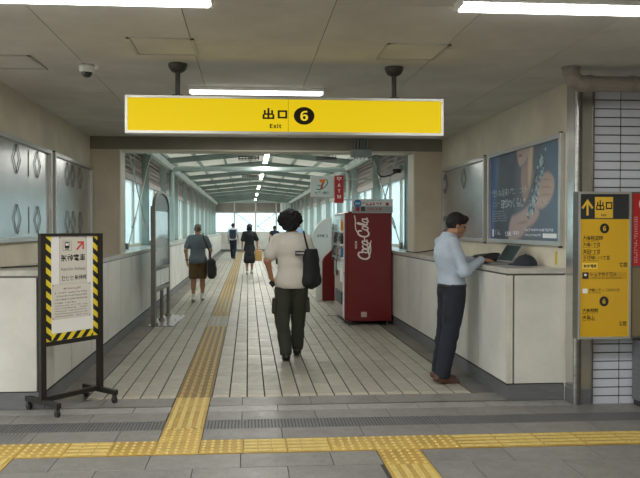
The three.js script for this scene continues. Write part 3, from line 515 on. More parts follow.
  const aed = print(256, 640, (x, w, h) => {
    x.fillStyle = '#b0262c'; x.fillRect(0, 0, w, h); x.fillStyle = '#e8e2df'; x.beginPath(); x.arc(w * 0.5, 90, 76, 0, 7); x.fill(); x.fillStyle = '#b0262c'; x.beginPath(); x.moveTo(w * 0.5, 140); x.bezierCurveTo(w * 0.1, 100, w * 0.25, 30, w * 0.5, 66); x.bezierCurveTo(w * 0.75, 30, w * 0.9, 100, w * 0.5, 140); x.fill();
    x.save(); x.translate(w * 0.4, 190); x.rotate(Math.PI / 2); x.fillStyle = '#e8e2df'; x.font = 'bold 96px sans-serif'; x.fillText('AED BOX', 0, 0); x.restore(); for (let i = 0; i < 20; i++) tinyPrint(x, 14, 200 + i * 21, 40, 15, '#e0cfca');
  }, { roughness: 0.3 });
  const b = thing('emergency_sign', 'red emergency equipment sign board with white heart beside the yellow exit board', 'sign', [3.368, 0.585, -5.65]);
  part('casing', bx(-0.142, 0.142, 0, 1.24, -0.045, 0.05), m.aluDark, b); part('printed_sign', sheet(0.266, 0.61).translate(0, 0.92, 0.0515), aed, b, 'red sign with white heart and lettering'); part('lower_face', bx(-0.133, 0.133, 0.02, 0.6, 0.05, 0.053), std('#7d6f55', 0.5), b, 'brown lower panel');
  const k = thing('equipment_cabinet', 'low grey steel cabinet under the red emergency sign', 'cabinet', [3.5, 0, -5.52]);
  part('body', bx(-0.19, 0.2, 0.05, 0.57, -0.2, 0.24), m.steelDark, k); part('door', bx(-0.17, 0.18, 0.07, 0.55, 0.24, 0.252), m.steelDark, k); part('handle', bx(0.12, 0.14, 0.26, 0.38, 0.252, 0.27), m.steel, k); part('plinth', bx(-0.18, 0.19, 0, 0.05, -0.19, 0.23), m.dark, k);
}
// ---------------------------------------------------------------- notice stand on castors
{
  const a = V(-1.68, 0, -5.77), b = V(-1.31, 0, -6.2), L = a.distanceTo(b), s = thing('notice_stand', 'black framed notice stand on castors with striped border and railway notice', 'sign stand', [(a.x + b.x) / 2, 0, (a.z + b.z) / 2], Math.atan2(-(b.z - a.z), b.x - a.x));
  const blk = std('#2b2723', 0.5, { metalness: 0.3 });
  for (const k of [-1, 1]) {
    part('upright', bx(k * L / 2 - 0.024, k * L / 2 + 0.024, 0.1, 1.475, -0.02, 0.02), blk, s);
    const f = part('foot', bx(k * L / 2 - 0.02, k * L / 2 + 0.02, 0.075, 0.115, -0.225, 0.225), blk, s);
    for (const z of [-0.2, 0.2]) { part('castor_fork', bx(k * L / 2 - 0.016, k * L / 2 + 0.016, 0.03, 0.078, z - 0.012, z + 0.014), m.darkMetal, f); part('castor_wheel', cyl(0.03, 0.03, 0.022, 16).rotateZ(Math.PI / 2).translate(k * L / 2, 0.03, z), m.black, f, 'small black castor wheel'); }
  }
  part('rail', bx(-L / 2, L / 2, 1.452, 1.475, -0.016, 0.016), blk, s); part('rail', bx(-L / 2, L / 2, 0.545, 0.58, -0.018, 0.018), blk, s); part('rail', bx(-L / 2, L / 2, 0.09, 0.13, -0.016, 0.016), blk, s);
  const W = L - 0.046, H = 0.875;
  const pr = print(640, 1050, (x, w, h) => {
    x.fillStyle = '#e6e5e3'; x.fillRect(0, 0, w, h);
    const stripe = (x0, y0, x1, y1, dir) => { x.save(); x.beginPath(); x.rect(x0, y0, x1 - x0, y1 - y0); x.clip(); x.fillStyle = '#e6cf2e'; x.fillRect(x0, y0, x1 - x0, y1 - y0); x.fillStyle = '#1c1b18'; for (let k = -20; k < 40; k++) { x.beginPath(); const o = k * 118; if (dir === 'v') { x.moveTo(x0, y0 + o); x.lineTo(x1, y0 + o + (x1 - x0) * 0.8); x.lineTo(x1, y0 + o + 58 + (x1 - x0) * 0.8); x.lineTo(x0, y0 + o + 58); } else { x.moveTo(x0 + o, y1); x.lineTo(x0 + o + 58, y1); x.lineTo(x0 + o + 58 + (y1 - y0) * 0.9, y0); x.lineTo(x0 + o + (y1 - y0) * 0.9, y0); } x.fill(); } x.restore(); };
    stripe(0, 0, 72, h, 'v'); stripe(w - 62, 0, w, h, 'v'); stripe(72, h - 74, w - 62, h, 'h');
    x.fillStyle = '#cfcbc2'; x.fillRect(168, 6, 330, 480); x.strokeStyle = '#777'; x.lineWidth = 3; x.strokeRect(168, 6, 330, 480); x.fillStyle = '#d2cec6'; x.fillRect(84, 486, 460, 350); x.strokeStyle = '#aaa'; x.strokeRect(84, 486, 460, 350);
    x.strokeStyle = '#555'; x.strokeRect(210, 50, 100, 96); x.fillStyle = '#1a1a1a'; x.beginPath(); x.roundRect(232, 60, 56, 64, 12); x.fill(); x.fillStyle = '#e8e6e0'; x.fillRect(240, 72, 40, 24); x.fillStyle = '#1a1a1a'; x.fillRect(238, 128, 44, 8);
    x.strokeStyle = '#c2453c'; x.lineWidth = 20; x.beginPath(); x.moveTo(376, 140); x.lineTo(450, 68); x.moveTo(386, 64); x.lineTo(456, 64); x.lineTo(456, 136); x.stroke();
    text(x, '阪神電車', 186, 186, 66, { w: 0.12, gap: 0.14 }); x.fillStyle = '#222'; x.font = '41px sans-serif'; x.fillText('Hanshin Railway', 184, 350); text(x, '한신선', 188, 400, 50, { w: 0.09 }); text(x, '阪神線', 350, 400, 46, { w: 0.11 });
    tinyPrint(x, 190, 520, 250, 24, '#6b4a45'); for (let i = 0; i < 4; i++) tinyPrint(x, 112, 562 + i * 34, 400 - (i === 3 ? 140 : 0), 20, '#5b5550'); for (let i = 0; i < 5; i++) tinyPrint(x, 112, 696 + i * 27, 410, 15, '#6a6560');
    x.fillStyle = '#333'; for (const [a2, b2] of [[176, 14], [488, 14], [92, 496], [534, 496], [92, 826], [534, 826]]) { x.beginPath(); x.arc(a2, b2, 6, 0, 7); x.fill(); }
  }, { roughness: 0.5, coat: 0.15 });
  part('panel', bx(-W / 2, W / 2, 0.58, 1.452, -0.006, 0.006), m.white, s); part('printed_notice', sheet(W, H - 0.005).translate(0, 1.016, 0.0072), pr, s, 'white notice with striped border');
}
// cables lying on the counters
single('cable', tube([V(-2.16, CT + 0.009, -6.2), V(-1.95, CT + 0.007, -6.5), V(-1.82, CT + 0.007, -6.95), V(-1.85, CT + 0.007, -7.6)], 0.007, 40, 6), m.black, 'thin black cable lying on the counter behind the notice stand', 'cable');
single('cable', tube([V(2.75, CT + 0.1, -9.5), V(2.6, CT + 0.04, -9.62), V(2.42, CT + 0.008, -9.72), V(2.36, CT + 0.008, -10.1), V(2.5, CT + 0.008, -10.6)], 0.008, 40, 6), m.black, 'black cable running over the counter past the right pier', 'cable');
// small yellow tag on the wall above the right counter
single('wall_tag', bx(2.785, 2.7945, 1.19, 1.31, -6.09, -6.06), std('#c9b548', 0.6), 'small yellow tag stuck on the wall beside the steel column', 'tag');
// ---------------------------------------------------------------- arched notice board
{
  const s = thing('map_board', 'arched steel map board on posts beside the low wall', 'notice board', [-1.41, 0, -11.42], Math.PI / 2 - 0.06), L = 1.28;
  const arch = (w, y0, y1, r) => { const p = new THREE.Shape(); p.moveTo(-w, y0); p.lineTo(w, y0); p.lineTo(w, y1); p.absellipse(0, y1, w, r, 0, Math.PI, false); p.lineTo(-w, y0); return p; };
  const bronze = std('#8b8781', 0.4, { metalness: 0.5, map: T.brushed });
  const outer = arch(L / 2, 0.52, 1.86, 0.26), inner = arch(L / 2 - 0.03, 0.9, 1.85, 0.235); outer.holes.push(inner); const lower = new THREE.Path(); lower.moveTo(-L / 2 + 0.05, 0.57); lower.lineTo(-L / 2 + 0.05, 0.86); lower.lineTo(L / 2 - 0.05, 0.86); lower.lineTo(L / 2 - 0.05, 0.57); outer.holes.push(lower);
  part('frame', new THREE.ExtrudeGeometry(outer, { depth: 0.04, bevelEnabled: true, bevelSize: 0.005, bevelThickness: 0.005, bevelSegments: 2, curveSegments: 32 }).translate(0, 0, -0.022), bronze, s, 'bronze arched frame');
  part('back_panel', new THREE.ExtrudeGeometry(arch(L / 2 - 0.04, 0.54, 1.84, 0.23), { depth: 0.02, bevelEnabled: false, curveSegments: 32 }).translate(0, 0, -0.03), m.steelPlate, s);
  const map = print(512, 512, (x, w, h) => {  // pale top, dark middle band, grey lower part with thin lines
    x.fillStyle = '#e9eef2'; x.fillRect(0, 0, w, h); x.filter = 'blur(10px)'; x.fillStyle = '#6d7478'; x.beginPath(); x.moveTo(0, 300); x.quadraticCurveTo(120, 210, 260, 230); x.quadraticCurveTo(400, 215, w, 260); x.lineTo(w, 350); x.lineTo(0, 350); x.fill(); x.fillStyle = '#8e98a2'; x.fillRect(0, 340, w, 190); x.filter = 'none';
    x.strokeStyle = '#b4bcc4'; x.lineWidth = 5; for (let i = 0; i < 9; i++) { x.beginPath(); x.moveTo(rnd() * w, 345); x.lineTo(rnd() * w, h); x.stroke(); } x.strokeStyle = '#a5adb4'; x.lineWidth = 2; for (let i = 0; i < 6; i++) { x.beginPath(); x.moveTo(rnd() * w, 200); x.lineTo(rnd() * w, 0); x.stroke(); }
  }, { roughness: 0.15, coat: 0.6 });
  part('banded_sheet', sheet(L - 0.07, 0.88).translate(0, 1.35, 0.006), map, s, 'glossy sheet, pale above a dark band over grey');
  part('arch_panel', new THREE.ExtrudeGeometry(arch(L / 2 - 0.055, 1.8, 1.84, 0.22), { depth: 0.012, bevelEnabled: false, curveSegments: 32 }).translate(0, 0, -0.008), m.aluDark, s);
  for (let i = 0; i < 3; i++) part('leaflet_holder', bx(-0.56 + i * 0.39, -0.22 + i * 0.39, 0.6, 0.85, -0.01, 0.02), m.white, s, 'pale leaflet holder');
  for (const x of [-L / 2 + 0.05, 0, L / 2 - 0.05]) { const p = part('post', cyl(0.028, 0.028, 0.54, 16).translate(x, 0.27, 0), bronze, s); part('collar', cyl(0.05, 0.055, 0.03, 16).translate(x, 0.03, 0), bronze, p); }
  part('edge_post', bx(-L / 2 - 0.06, -L / 2 - 0.01, 0, 1.86, -0.04, 0.03), bronze, s);
  part('base_plate', bx(-L / 2 - 0.06, L / 2 + 0.02, 0, 0.014, -0.1, 0.3), m.steelPlate, s, 'steel base plate'); part('bolt', [-0.55, 0, 0.55].map((x) => cyl(0.014, 0.014, 0.012, 8).translate(x, 0.02, 0.22)), m.steel, s);
}
// ---------------------------------------------------------------- vending machine
{
  const s = thing('vending_machine', 'red soft drink vending machine standing against the counter wall', 'vending machine', [1.9, 0, -11.3]), D = 0.7, Wz = 1.28, H = 1.78;
  const script = print(512, 1024, (x, w, h) => {
    x.fillStyle = '#6d0d12'; x.fillRect(0, 0, w, h);
    // hand-lettered script running up the panel
    x.save(); x.translate(222, 455); x.rotate(-Math.PI / 2); x.scale(0.84, 1.1); x.strokeStyle = x.fillStyle = '#e9dcda'; x.lineCap = 'round'; x.lineJoin = 'round';
    const S = (lw, d) => { x.lineWidth = lw; x.beginPath(); const a = d; x.moveTo(a[0], a[1]); for (let i = 2; i + 5 < a.length; i += 6) x.bezierCurveTo(a[i], a[i + 1], a[i + 2], a[i + 3], a[i + 4], a[i + 5]); x.stroke(); };
    S(19, [95, -60, 110, -110, 60, -120, 30, -70, 0, -10, 30, 40, 80, 20, 120, 0, 140, 26, 200, 30]);      // C with its tail
    S(11, [60, 22, 120, 60, 190, 20, 230, 44]);
    const o = (cx) => S(15, [cx + 16, -56, cx - 14, -72, cx - 34, 4, cx - 6, 8, cx + 24, 4, cx + 28, -52, cx + 8, -58]);
    const c = (cx) => S(15, [cx + 18, -50, cx - 8, -74, cx - 36, -8, cx - 10, 6, cx + 6, 10, cx + 18, -6, cx + 26, -14]);
    const a = (cx) => { o(cx); S(13, [cx + 22, -58, cx + 14, -10, cx + 16, 10, cx + 34, -8]); };
    o(112); c(158); a(206); S(13, [236, -30, 250, -34, 255, -34, 268, -34]);
    S(19, [345, -70, 356, -118, 306, -124, 284, -70, 262, -6, 296, 36, 336, 8, 350, -4, 350, -10, 356, -16]);
    S(12, [330, -112, 380, -160, 450, -120, 520, -150]);
    o(376); S(15, [416, -26, 450, -110, 440, -140, 424, -100, 404, -30, 410, 14, 434, -6]); a(462);
    x.restore();
    x.save(); x.translate(92, 400); x.rotate(-Math.PI / 2); x.font = 'bold 46px sans-serif'; x.fillStyle = '#e3d3d0'; x.fillText('eco', 60, 0); text(x, 'る', 150, -36, 40, { color: '#e3d3d0' }); x.restore();
  }, { roughness: 0.32, coat: 0.35 });
  part('body', rb(D, H - 0.06, Wz, 0.02, 0, (H + 0.06) / 2, 0), m.red, s);
  part('printed_side', sheet(D - 0.06, H - 0.14).translate(0.0, 0.92, Wz / 2 + 0.0012), script, s, 'red side panel with white script lettering');
  part('door', rb(0.05, H - 0.1, Wz - 0.01, 0.012, -D / 2 - 0.02, (H + 0.06) / 2, 0), m.red, s);
  const fx = -D / 2 - 0.046; part('display_surround', bx(fx - 0.006, fx + 0.01, 0.82, H - 0.06, -Wz / 2 + 0.05, Wz / 2 - 0.05), m.white, s, 'white display surround');
  for (let r = 0; r < 3; r++) {
    const y = 1.06 + r * 0.21; part('shelf', bx(fx - 0.05, fx, y - 0.035, y, -Wz / 2 + 0.08, Wz / 2 - 0.08), m.white, s);
    for (let i = 0; i < 10; i++) part('sample_bottle', new THREE.LatheGeometry([[0, 0], [0.03, 0], [0.03, 0.11], [0.012, 0.15], [0.012, 0.175], [0, 0.175]].map(([a, b]) => new THREE.Vector2(a, b)), 10).translate(fx - 0.026, y, -Wz / 2 + 0.14 + i * 0.11), [m.red, std('#d98a2b', 0.3), std('#e8e8e4', 0.3), std('#3b6f9e', 0.3), std('#3f7f4a', 0.3), m.dark][(i * 5 + r * 2) % 6], s);
  }
  part('display_glass', bx(fx - 0.062, fx - 0.058, 0.98, H - 0.07, -Wz / 2 + 0.06, Wz / 2 - 0.06), phys('#ffffff', 0.05, { transmission: 1, thickness: 0 }), s);
  part('coin_panel', bx(fx - 0.02, fx, 0.72, 0.98, -Wz / 2 + 0.1, -Wz / 2 + 0.36), m.aluDark, s); part('coin_panel', bx(fx - 0.02, fx, 0.66, 0.96, 0.2, 0.5), m.white, s); part('delivery_flap', bx(fx - 0.02, fx, 0.3, 0.5, -0.4, 0.4), m.dark, s); part('front_strip', bx(fx - 0.012, fx, 0.12, 0.8, Wz / 2 - 0.16, Wz / 2 - 0.06), m.white, s);
  part('name_plate', bx(-0.14, -0.05, 0.13, 0.21, Wz / 2, Wz / 2 + 0.003), std('#b9a7a0', 0.5), s, 'small pale plate');
  for (const x of [-D / 2 + 0.06, D / 2 - 0.06]) for (const z of [-Wz / 2 + 0.06, Wz / 2 - 0.06]) part('foot', cyl(0.02, 0.026, 0.07, 10).translate(x, 0.035, z), m.darkMetal, s);
  part('floor_bracket', [bx(-D / 2 - 0.2, -D / 2 + 0.02, 0, 0.012, Wz / 2 - 0.12, Wz / 2 - 0.04), bx(-D / 2 - 0.2, -D / 2 + 0.02, 0, 0.012, -Wz / 2 + 0.04, -Wz / 2 + 0.12)], m.alu, s);
  const ban = print(512, 170, (x, w, h) => { x.fillStyle = '#c9cdce'; x.fillRect(0, 0, w, h); x.fillStyle = '#8d9092'; x.fillRect(0, h * 0.52, w, h * 0.48); x.fillStyle = '#2f6ea6'; x.beginPath(); x.arc(66, 52, 50, 0, 7); x.fill(); x.fillStyle = '#dfe8ee'; x.font = 'bold 30px sans-serif'; x.fillText('NEW', 32, 64); tinyPrint(x, 170, 8, 230, 16, '#777'); tinyPrint(x, 130, 34, 280, 44, '#a8232c'); tinyPrint(x, 190, 104, 220, 38, '#a8232c'); x.fillStyle = '#8f2a30'; x.fillRect(40, 98, 50, 50); x.fillStyle = '#33363a'; x.fillRect(110, 94, 50, 54); x.fillStyle = '#8f2a30'; x.beginPath(); x.arc(445, 60, 22, 0, 7); x.fill(); }, { roughness: 0.5 });
  const bn = thing('vending_banner', 'small printed banner board fixed on top of the red vending machine', 'banner', [1.93, 1.755, -10.652]); part('board', bx(-0.315, 0.325, 0, 0.215, 0, 0.008), m.white, bn); part('printed_face', sheet(0.63, 0.21).translate(0.005, 0.1075, 0.0092), ban, bn); 
}
// ---------------------------------------------------------------- cash machine and its signs
{
  const s = thing('cash_machine', 'white and red cash machine with a rounded privacy wing', 'cash machine', [1.75, 0, -14.9]);
  const sh = new THREE.Shape(); sh.moveTo(-0.33, 0); sh.lineTo(-0.33, 0.92); sh.bezierCurveTo(-0.33, 1.0, -0.42, 1.1, -0.42, 1.22); sh.bezierCurveTo(-0.42, 1.45, -0.24, 1.72, -0.06, 1.72); sh.bezierCurveTo(0.02, 1.72, 0.02, 1.6, 0.02, 1.5); sh.lineTo(0.02, 0); sh.lineTo(-0.33, 0);
  part('privacy_wing', new THREE.ExtrudeGeometry(sh, { depth: 0.06, bevelEnabled: true, bevelSize: 0.012, bevelThickness: 0.012, bevelSegments: 3, curveSegments: 20 }).translate(0, 0, 0.5), m.white, s, 'white rounded privacy wing');
  const rd = new THREE.Shape(); rd.moveTo(-0.2, 0.0); rd.lineTo(-0.2, 0.8); rd.bezierCurveTo(-0.2, 0.95, 0.0, 1.0, 0.03, 1.15); rd.lineTo(0.05, 1.15); rd.lineTo(0.05, 0); rd.lineTo(-0.2, 0);
  part('red_wing', new THREE.ExtrudeGeometry(rd, { depth: 0.03, bevelEnabled: true, bevelSize: 0.006, bevelThickness: 0.006, bevelSegments: 2 }).translate(0, 0, 0.585), m.red, s, 'red lower wing');
  part('lettering', sheet(0.3, 0.12).translate(-0.17, 1.36, 0.5735), print(256, 100, (x, w, h) => { x.fillStyle = '#e9e9e6'; x.fillRect(0, 0, w, h); text(x, 'ATMコ', 8, 20, 62, { color: '#222', w: 0.1, bold: true }); }), s);
  part('cabinet', rb(0.7, 1.35, 0.75, 0.03, 0.1, 0.68, 0.08), m.red, s); part('console', rb(0.1, 0.5, 0.6, 0.02, -0.27, 1.1, 0.08), m.white, s); part('screen', bx(-0.325, -0.318, 1.0, 1.25, -0.1, 0.26), phys('#20303c', 0.1), s); part('header', rb(0.6, 0.25, 0.75, 0.03, 0.12, 1.48, 0.08), m.white, s);
  const z = -14.25, seven = print(512, 440, (x, w, h) => {
    x.fillStyle = '#d4d8d8'; x.fillRect(0, 0, w, h); x.fillStyle = '#e07830'; x.beginPath(); x.moveTo(190, 70); x.lineTo(340, 62); x.lineTo(318, 130); x.lineTo(215, 136); x.fill(); x.fillStyle = '#c33a2c'; x.beginPath(); x.moveTo(316, 130); x.bezierCurveTo(280, 190, 270, 220, 262, 290); x.lineTo(215, 286); x.bezierCurveTo(220, 220, 235, 180, 262, 134); x.fill();
    x.strokeStyle = '#2d6f55'; x.lineWidth = 22; x.beginPath(); x.moveTo(340, 66); x.bezierCurveTo(440, 110, 360, 230, 250, 280); x.bezierCurveTo(190, 306, 140, 296, 130, 270); x.stroke(); x.fillStyle = '#2d6f55'; x.font = 'bold 50px sans-serif'; x.fillText('BANK', 150, 226); text(x, 'セブン銀行', 84, 335, 62, { color: '#2d6046', w: 0.12, gap: 0.06 });
  });
  const a = thing('bank_sign', 'white square bank sign with orange and green emblem above the cash machine', 'sign', [1.53, 2.17, z]); part('board', rb(0.48, 0.43, 0.05, 0.01, 0, 0.215, 0), m.white, a); part('printed_face', sheet(0.46, 0.41).translate(0, 0.215, 0.0262), seven, a); part('arm', [bx(-0.2, 0.24, -0.035, -0.015, -0.015, 0.015), bx(-0.2, -0.18, -0.035, 0.01, -0.015, 0.015)], m.alu, a);
  const b = thing('atm_sign', 'narrow red vertical cash machine sign beside the white bank sign', 'sign', [1.885, 2.04, z]); part('board', rb(0.19, 0.57, 0.06, 0.008, 0, 0.285, 0), m.redSign, b);
  part('printed_face', sheet(0.17, 0.55).translate(0, 0.285, 0.0312), print(128, 410, (x, w, h) => { x.fillStyle = '#b3282b'; x.fillRect(0, 0, w, h); x.strokeStyle = '#eee'; x.lineWidth = 9; x.strokeRect(34, 22, 60, 26); x.beginPath(); x.moveTo(64, 48); x.lineTo(64, 80); x.stroke(); x.fillStyle = '#f0e8e6'; x.font = 'bold 74px sans-serif'; x.textAlign = 'center'; ['A', 'T', 'M'].forEach((c, i) => x.fillText(c, w / 2, 170 + i * 88)); }), b);
  part('bracket', [bx(0.09, 0.8, 0.05, 0.08, -0.015, 0.015), bx(0.09, 0.8, 0.48, 0.51, -0.015, 0.015)], m.alu, b);
}
// ---------------------------------------------------------------- conduits, cable racks, small camera
{
  const c = thing('conduit_bank', 'row of grey conduits dropping over the lintel into a junction box', 'conduit', [1.64, 0, ZP + 0.03]);
  for (let i = 0; i < 5; i++) part('conduit', rod(V(-0.12 + i * 0.045, 2.6, 0), V(-0.12 + i * 0.045, HC - 0.001, 0), 0.014, 10), m.mintDark, c);
  part('junction_box', rb(0.3, 0.11, 0.1, 0.008, -0.03, 2.585, -0.0), m.mintDark, c); part('gland', [0, 1, 2, 3, 4].map((i) => cyl(0.014, 0.014, 0.03, 10).translate(-0.14 + i * 0.05, 2.515, 0)), m.alu, c);
  single('hanging_cable', tube([V(1.78, 2.56, ZP - 0.37), V(1.95, 2.62, -10.4), V(2.12, 2.6, -11), V(2.2, 2.45, -11.6), V(2.3, 2.4, -11.7), V(2.62, 2.5, -11.72)], 0.01, 40, 6), m.black, 'black cable looping from the junction box to the column camera', 'cable');
  const k = thing('column_camera', 'small black camera on the first column by the vending machine', 'camera', [2.62, 2.5, -11.72]); part('body', rb(0.14, 0.07, 0.07, 0.01, -0.07, 0, 0), m.black, k); part('lens', cyl(0.03, 0.03, 0.05, 12).rotateX(Math.PI / 2).translate(-0.1, 0, 0.05), m.dark, k); part('bracket', bx(-0.03, 0.03, 0, 0.1, -0.02, 0.02), m.mintDark, k);
  for (const [x, z, l] of [[0.02, -17.2, 'grey cable ladder rack hung near the ridge lamp'], [0.06, -23.2, 'grey cable ladder rack hung farther along the ridge'], [1.95, -17.2, 'grey junction rack hung under the rafter by the vending machine']]) {
    const r = thing('cable_rack', l, 'cable rack', [x, 3.2, z]); part('side_rail', [bx(-0.26, 0.26, 0, 0.015, -0.02, 0.02), bx(-0.26, 0.26, 0.12, 0.135, -0.02, 0.02)], m.grey, r);
    for (let i = 0; i < 7; i++) part('rung', bx(-0.25 + i * 0.08, -0.23 + i * 0.08, 0.015, 0.12, -0.015, 0.015), m.grey, r); part('cable', [rod(V(-0.26, 0.04, 0.03), V(0.26, 0.05, 0.03), 0.012), rod(V(-0.26, 0.09, 0.03), V(0.26, 0.08, 0.03), 0.014)], m.dark, r); for (const h of [-0.2, 0.19]) part('hanger', bx(h, h + 0.01, 0.13, 0.34, -0.005, 0.005), m.grey, r);
  }
}
// ---------------------------------------------------------------- laptop, cap and bag on the right counter
{
  const l = thing('laptop', 'open grey laptop on the right counter', 'laptop', [2.45, CT, -6.7], -Math.PI / 2 + 0.12);
  part('base', rb(0.31, 0.016, 0.21, 0.006, 0, 0.011, 0), std('#a9abad', 0.4, { metalness: 0.5 }), l); part('keyboard', bx(-0.135, 0.135, 0.0192, 0.0205, -0.06, 0.05), m.dark, l, 'dark keyboard');
  const lid = part('lid', rb(0.31, 0.2, 0.008, 0.003, 0, 0.1, 0).rotateX(-0.6).translate(0, 0.02, -0.1), std('#8b9092', 0.4, { metalness: 0.4 }), l); part('screen', bx(-0.145, 0.145, 0.012, 0.19, 0.0042, 0.005).rotateX(-0.6).translate(0, 0.02, -0.1), phys('#3c4a4c', 0.15), lid, 'dim screen');
  part('sticker', bx(-0.13, -0.07, 0.0195, 0.021, 0.06, 0.09), std('#2f6fb0', 0.5), l);
  const c = thing('cap', 'dark navy baseball cap lying on the counter behind the laptop', 'cap', [2.63, CT, -6.38], 0.5), navy = std('#2b303c', 0.9, { map: T.cloth });
  part('crown', new THREE.SphereGeometry(0.105, 28, 14, 0, 7, 0, Math.PI / 2).scale(1.12, 0.98, 1), navy, c); const br = new THREE.Shape(); br.absellipse(0, 0, 0.1, 0.19, 0, Math.PI); part('brim', new THREE.ExtrudeGeometry(br, { depth: 0.004, bevelEnabled: true, bevelSize: 0.002, bevelThickness: 0.002, bevelSegments: 1 }).rotateX(-Math.PI / 2).translate(0, 0.004, 0), navy, c); part('button', new THREE.SphereGeometry(0.01, 10, 8).translate(0, 0.103, 0), navy, c);
  const b = thing('shoulder_bag', 'flat black bag lying on the counter beyond the laptop', 'bag', [2.56, CT, -7.12], 0.2), bl = std('#2a2a2b', 0.7, { map: T.cloth });
  part('bag_body', new THREE.SphereGeometry(1, 28, 16).scale(0.2, 0.042, 0.21).translate(0, 0.042, 0), bl, b); part('strap', tube([V(-0.17, 0.05, 0.1), V(-0.1, 0.085, 0.12), V(0.05, 0.088, 0.05), V(0.15, 0.07, -0.08)], 0.009, 24, 6), m.dark, b); part('zip', tube([V(-0.15, 0.066, -0.1), V(0, 0.083, -0.04), V(0.14, 0.066, 0.06)], 0.004, 20, 5), m.grey, b);
}
// ---------------------------------------------------------------- people: distance fields meshed with surface nets
const smin = (a, b, k) => { const h = Math.max(k - Math.abs(a - b), 0) / k; return Math.min(a, b) - h * h * k * 0.25; };
const hash3 = (x, y, z) => { const s = Math.sin(x * 127.1 + y * 311.7 + z * 74.7) * 43758.5453; return s - Math.floor(s); };
const vnoise = (x, y, z) => { const X = Math.floor(x), Y = Math.floor(y), Z = Math.floor(z), f = (t) => t * t * (3 - 2 * t), u = f(x - X), v = f(y - Y), w = f(z - Z); let s = 0; for (let i = 0; i < 8; i++) { const a = i & 1, b = (i >> 1) & 1, c = i >> 2; s += hash3(X + a, Y + b, Z + c) * (a ? u : 1 - u) * (b ? v : 1 - v) * (c ? w : 1 - w); } return s - 0.5; };
// primitives: ['c', a, b, ra, rb] tapered capsule; ['e', centre, radii] ellipsoid
function dist(p, x, y, z) {
  if (p[0] === 'c') {
    const [, a, b, ra, rb2] = p, dx = b[0] - a[0], dy = b[1] - a[1], dz = b[2] - a[2], ll = dx * dx + dy * dy + dz * dz;
    const t = Math.max(0, Math.min(1, ((x - a[0]) * dx + (y - a[1]) * dy + (z - a[2]) * dz) / ll));
    return Math.hypot(x - a[0] - dx * t, y - a[1] - dy * t, z - a[2] - dz * t) - (ra + (rb2 - ra) * t);
  }
  const [, c, r] = p, ux = (x - c[0]) / r[0], uy = (y - c[1]) / r[1], uz = (z - c[2]) / r[2], k0 = Math.hypot(ux, uy, uz), k1 = Math.hypot(ux / r[0], uy / r[1], uz / r[2]);
  return k1 < 1e-9 ? -Math.min(...r) : k0 * (k0 - 1) / k1;
}
const boundsOf = (prims, pad) => { const lo = [9, 9, 9], hi = [-9, -9, -9]; for (const p of prims) { const pts = p[0] === 'c' ? [[p[1], p[3], p[3], p[3]], [p[2], p[4], p[4], p[4]]] : [[p[1], ...p[2]]]; for (const [c, ...r] of pts) for (let i = 0; i < 3; i++) { lo[i] = Math.min(lo[i], c[i] - r[i] - pad); hi[i] = Math.max(hi[i], c[i] + r[i] + pad); } } return [lo, hi]; };
const union = (prims, k) => (x, y, z) => { let d = 9; for (const p of prims) d = d === 9 ? dist(p, x, y, z) : smin(d, dist(p, x, y, z), k); return d; };
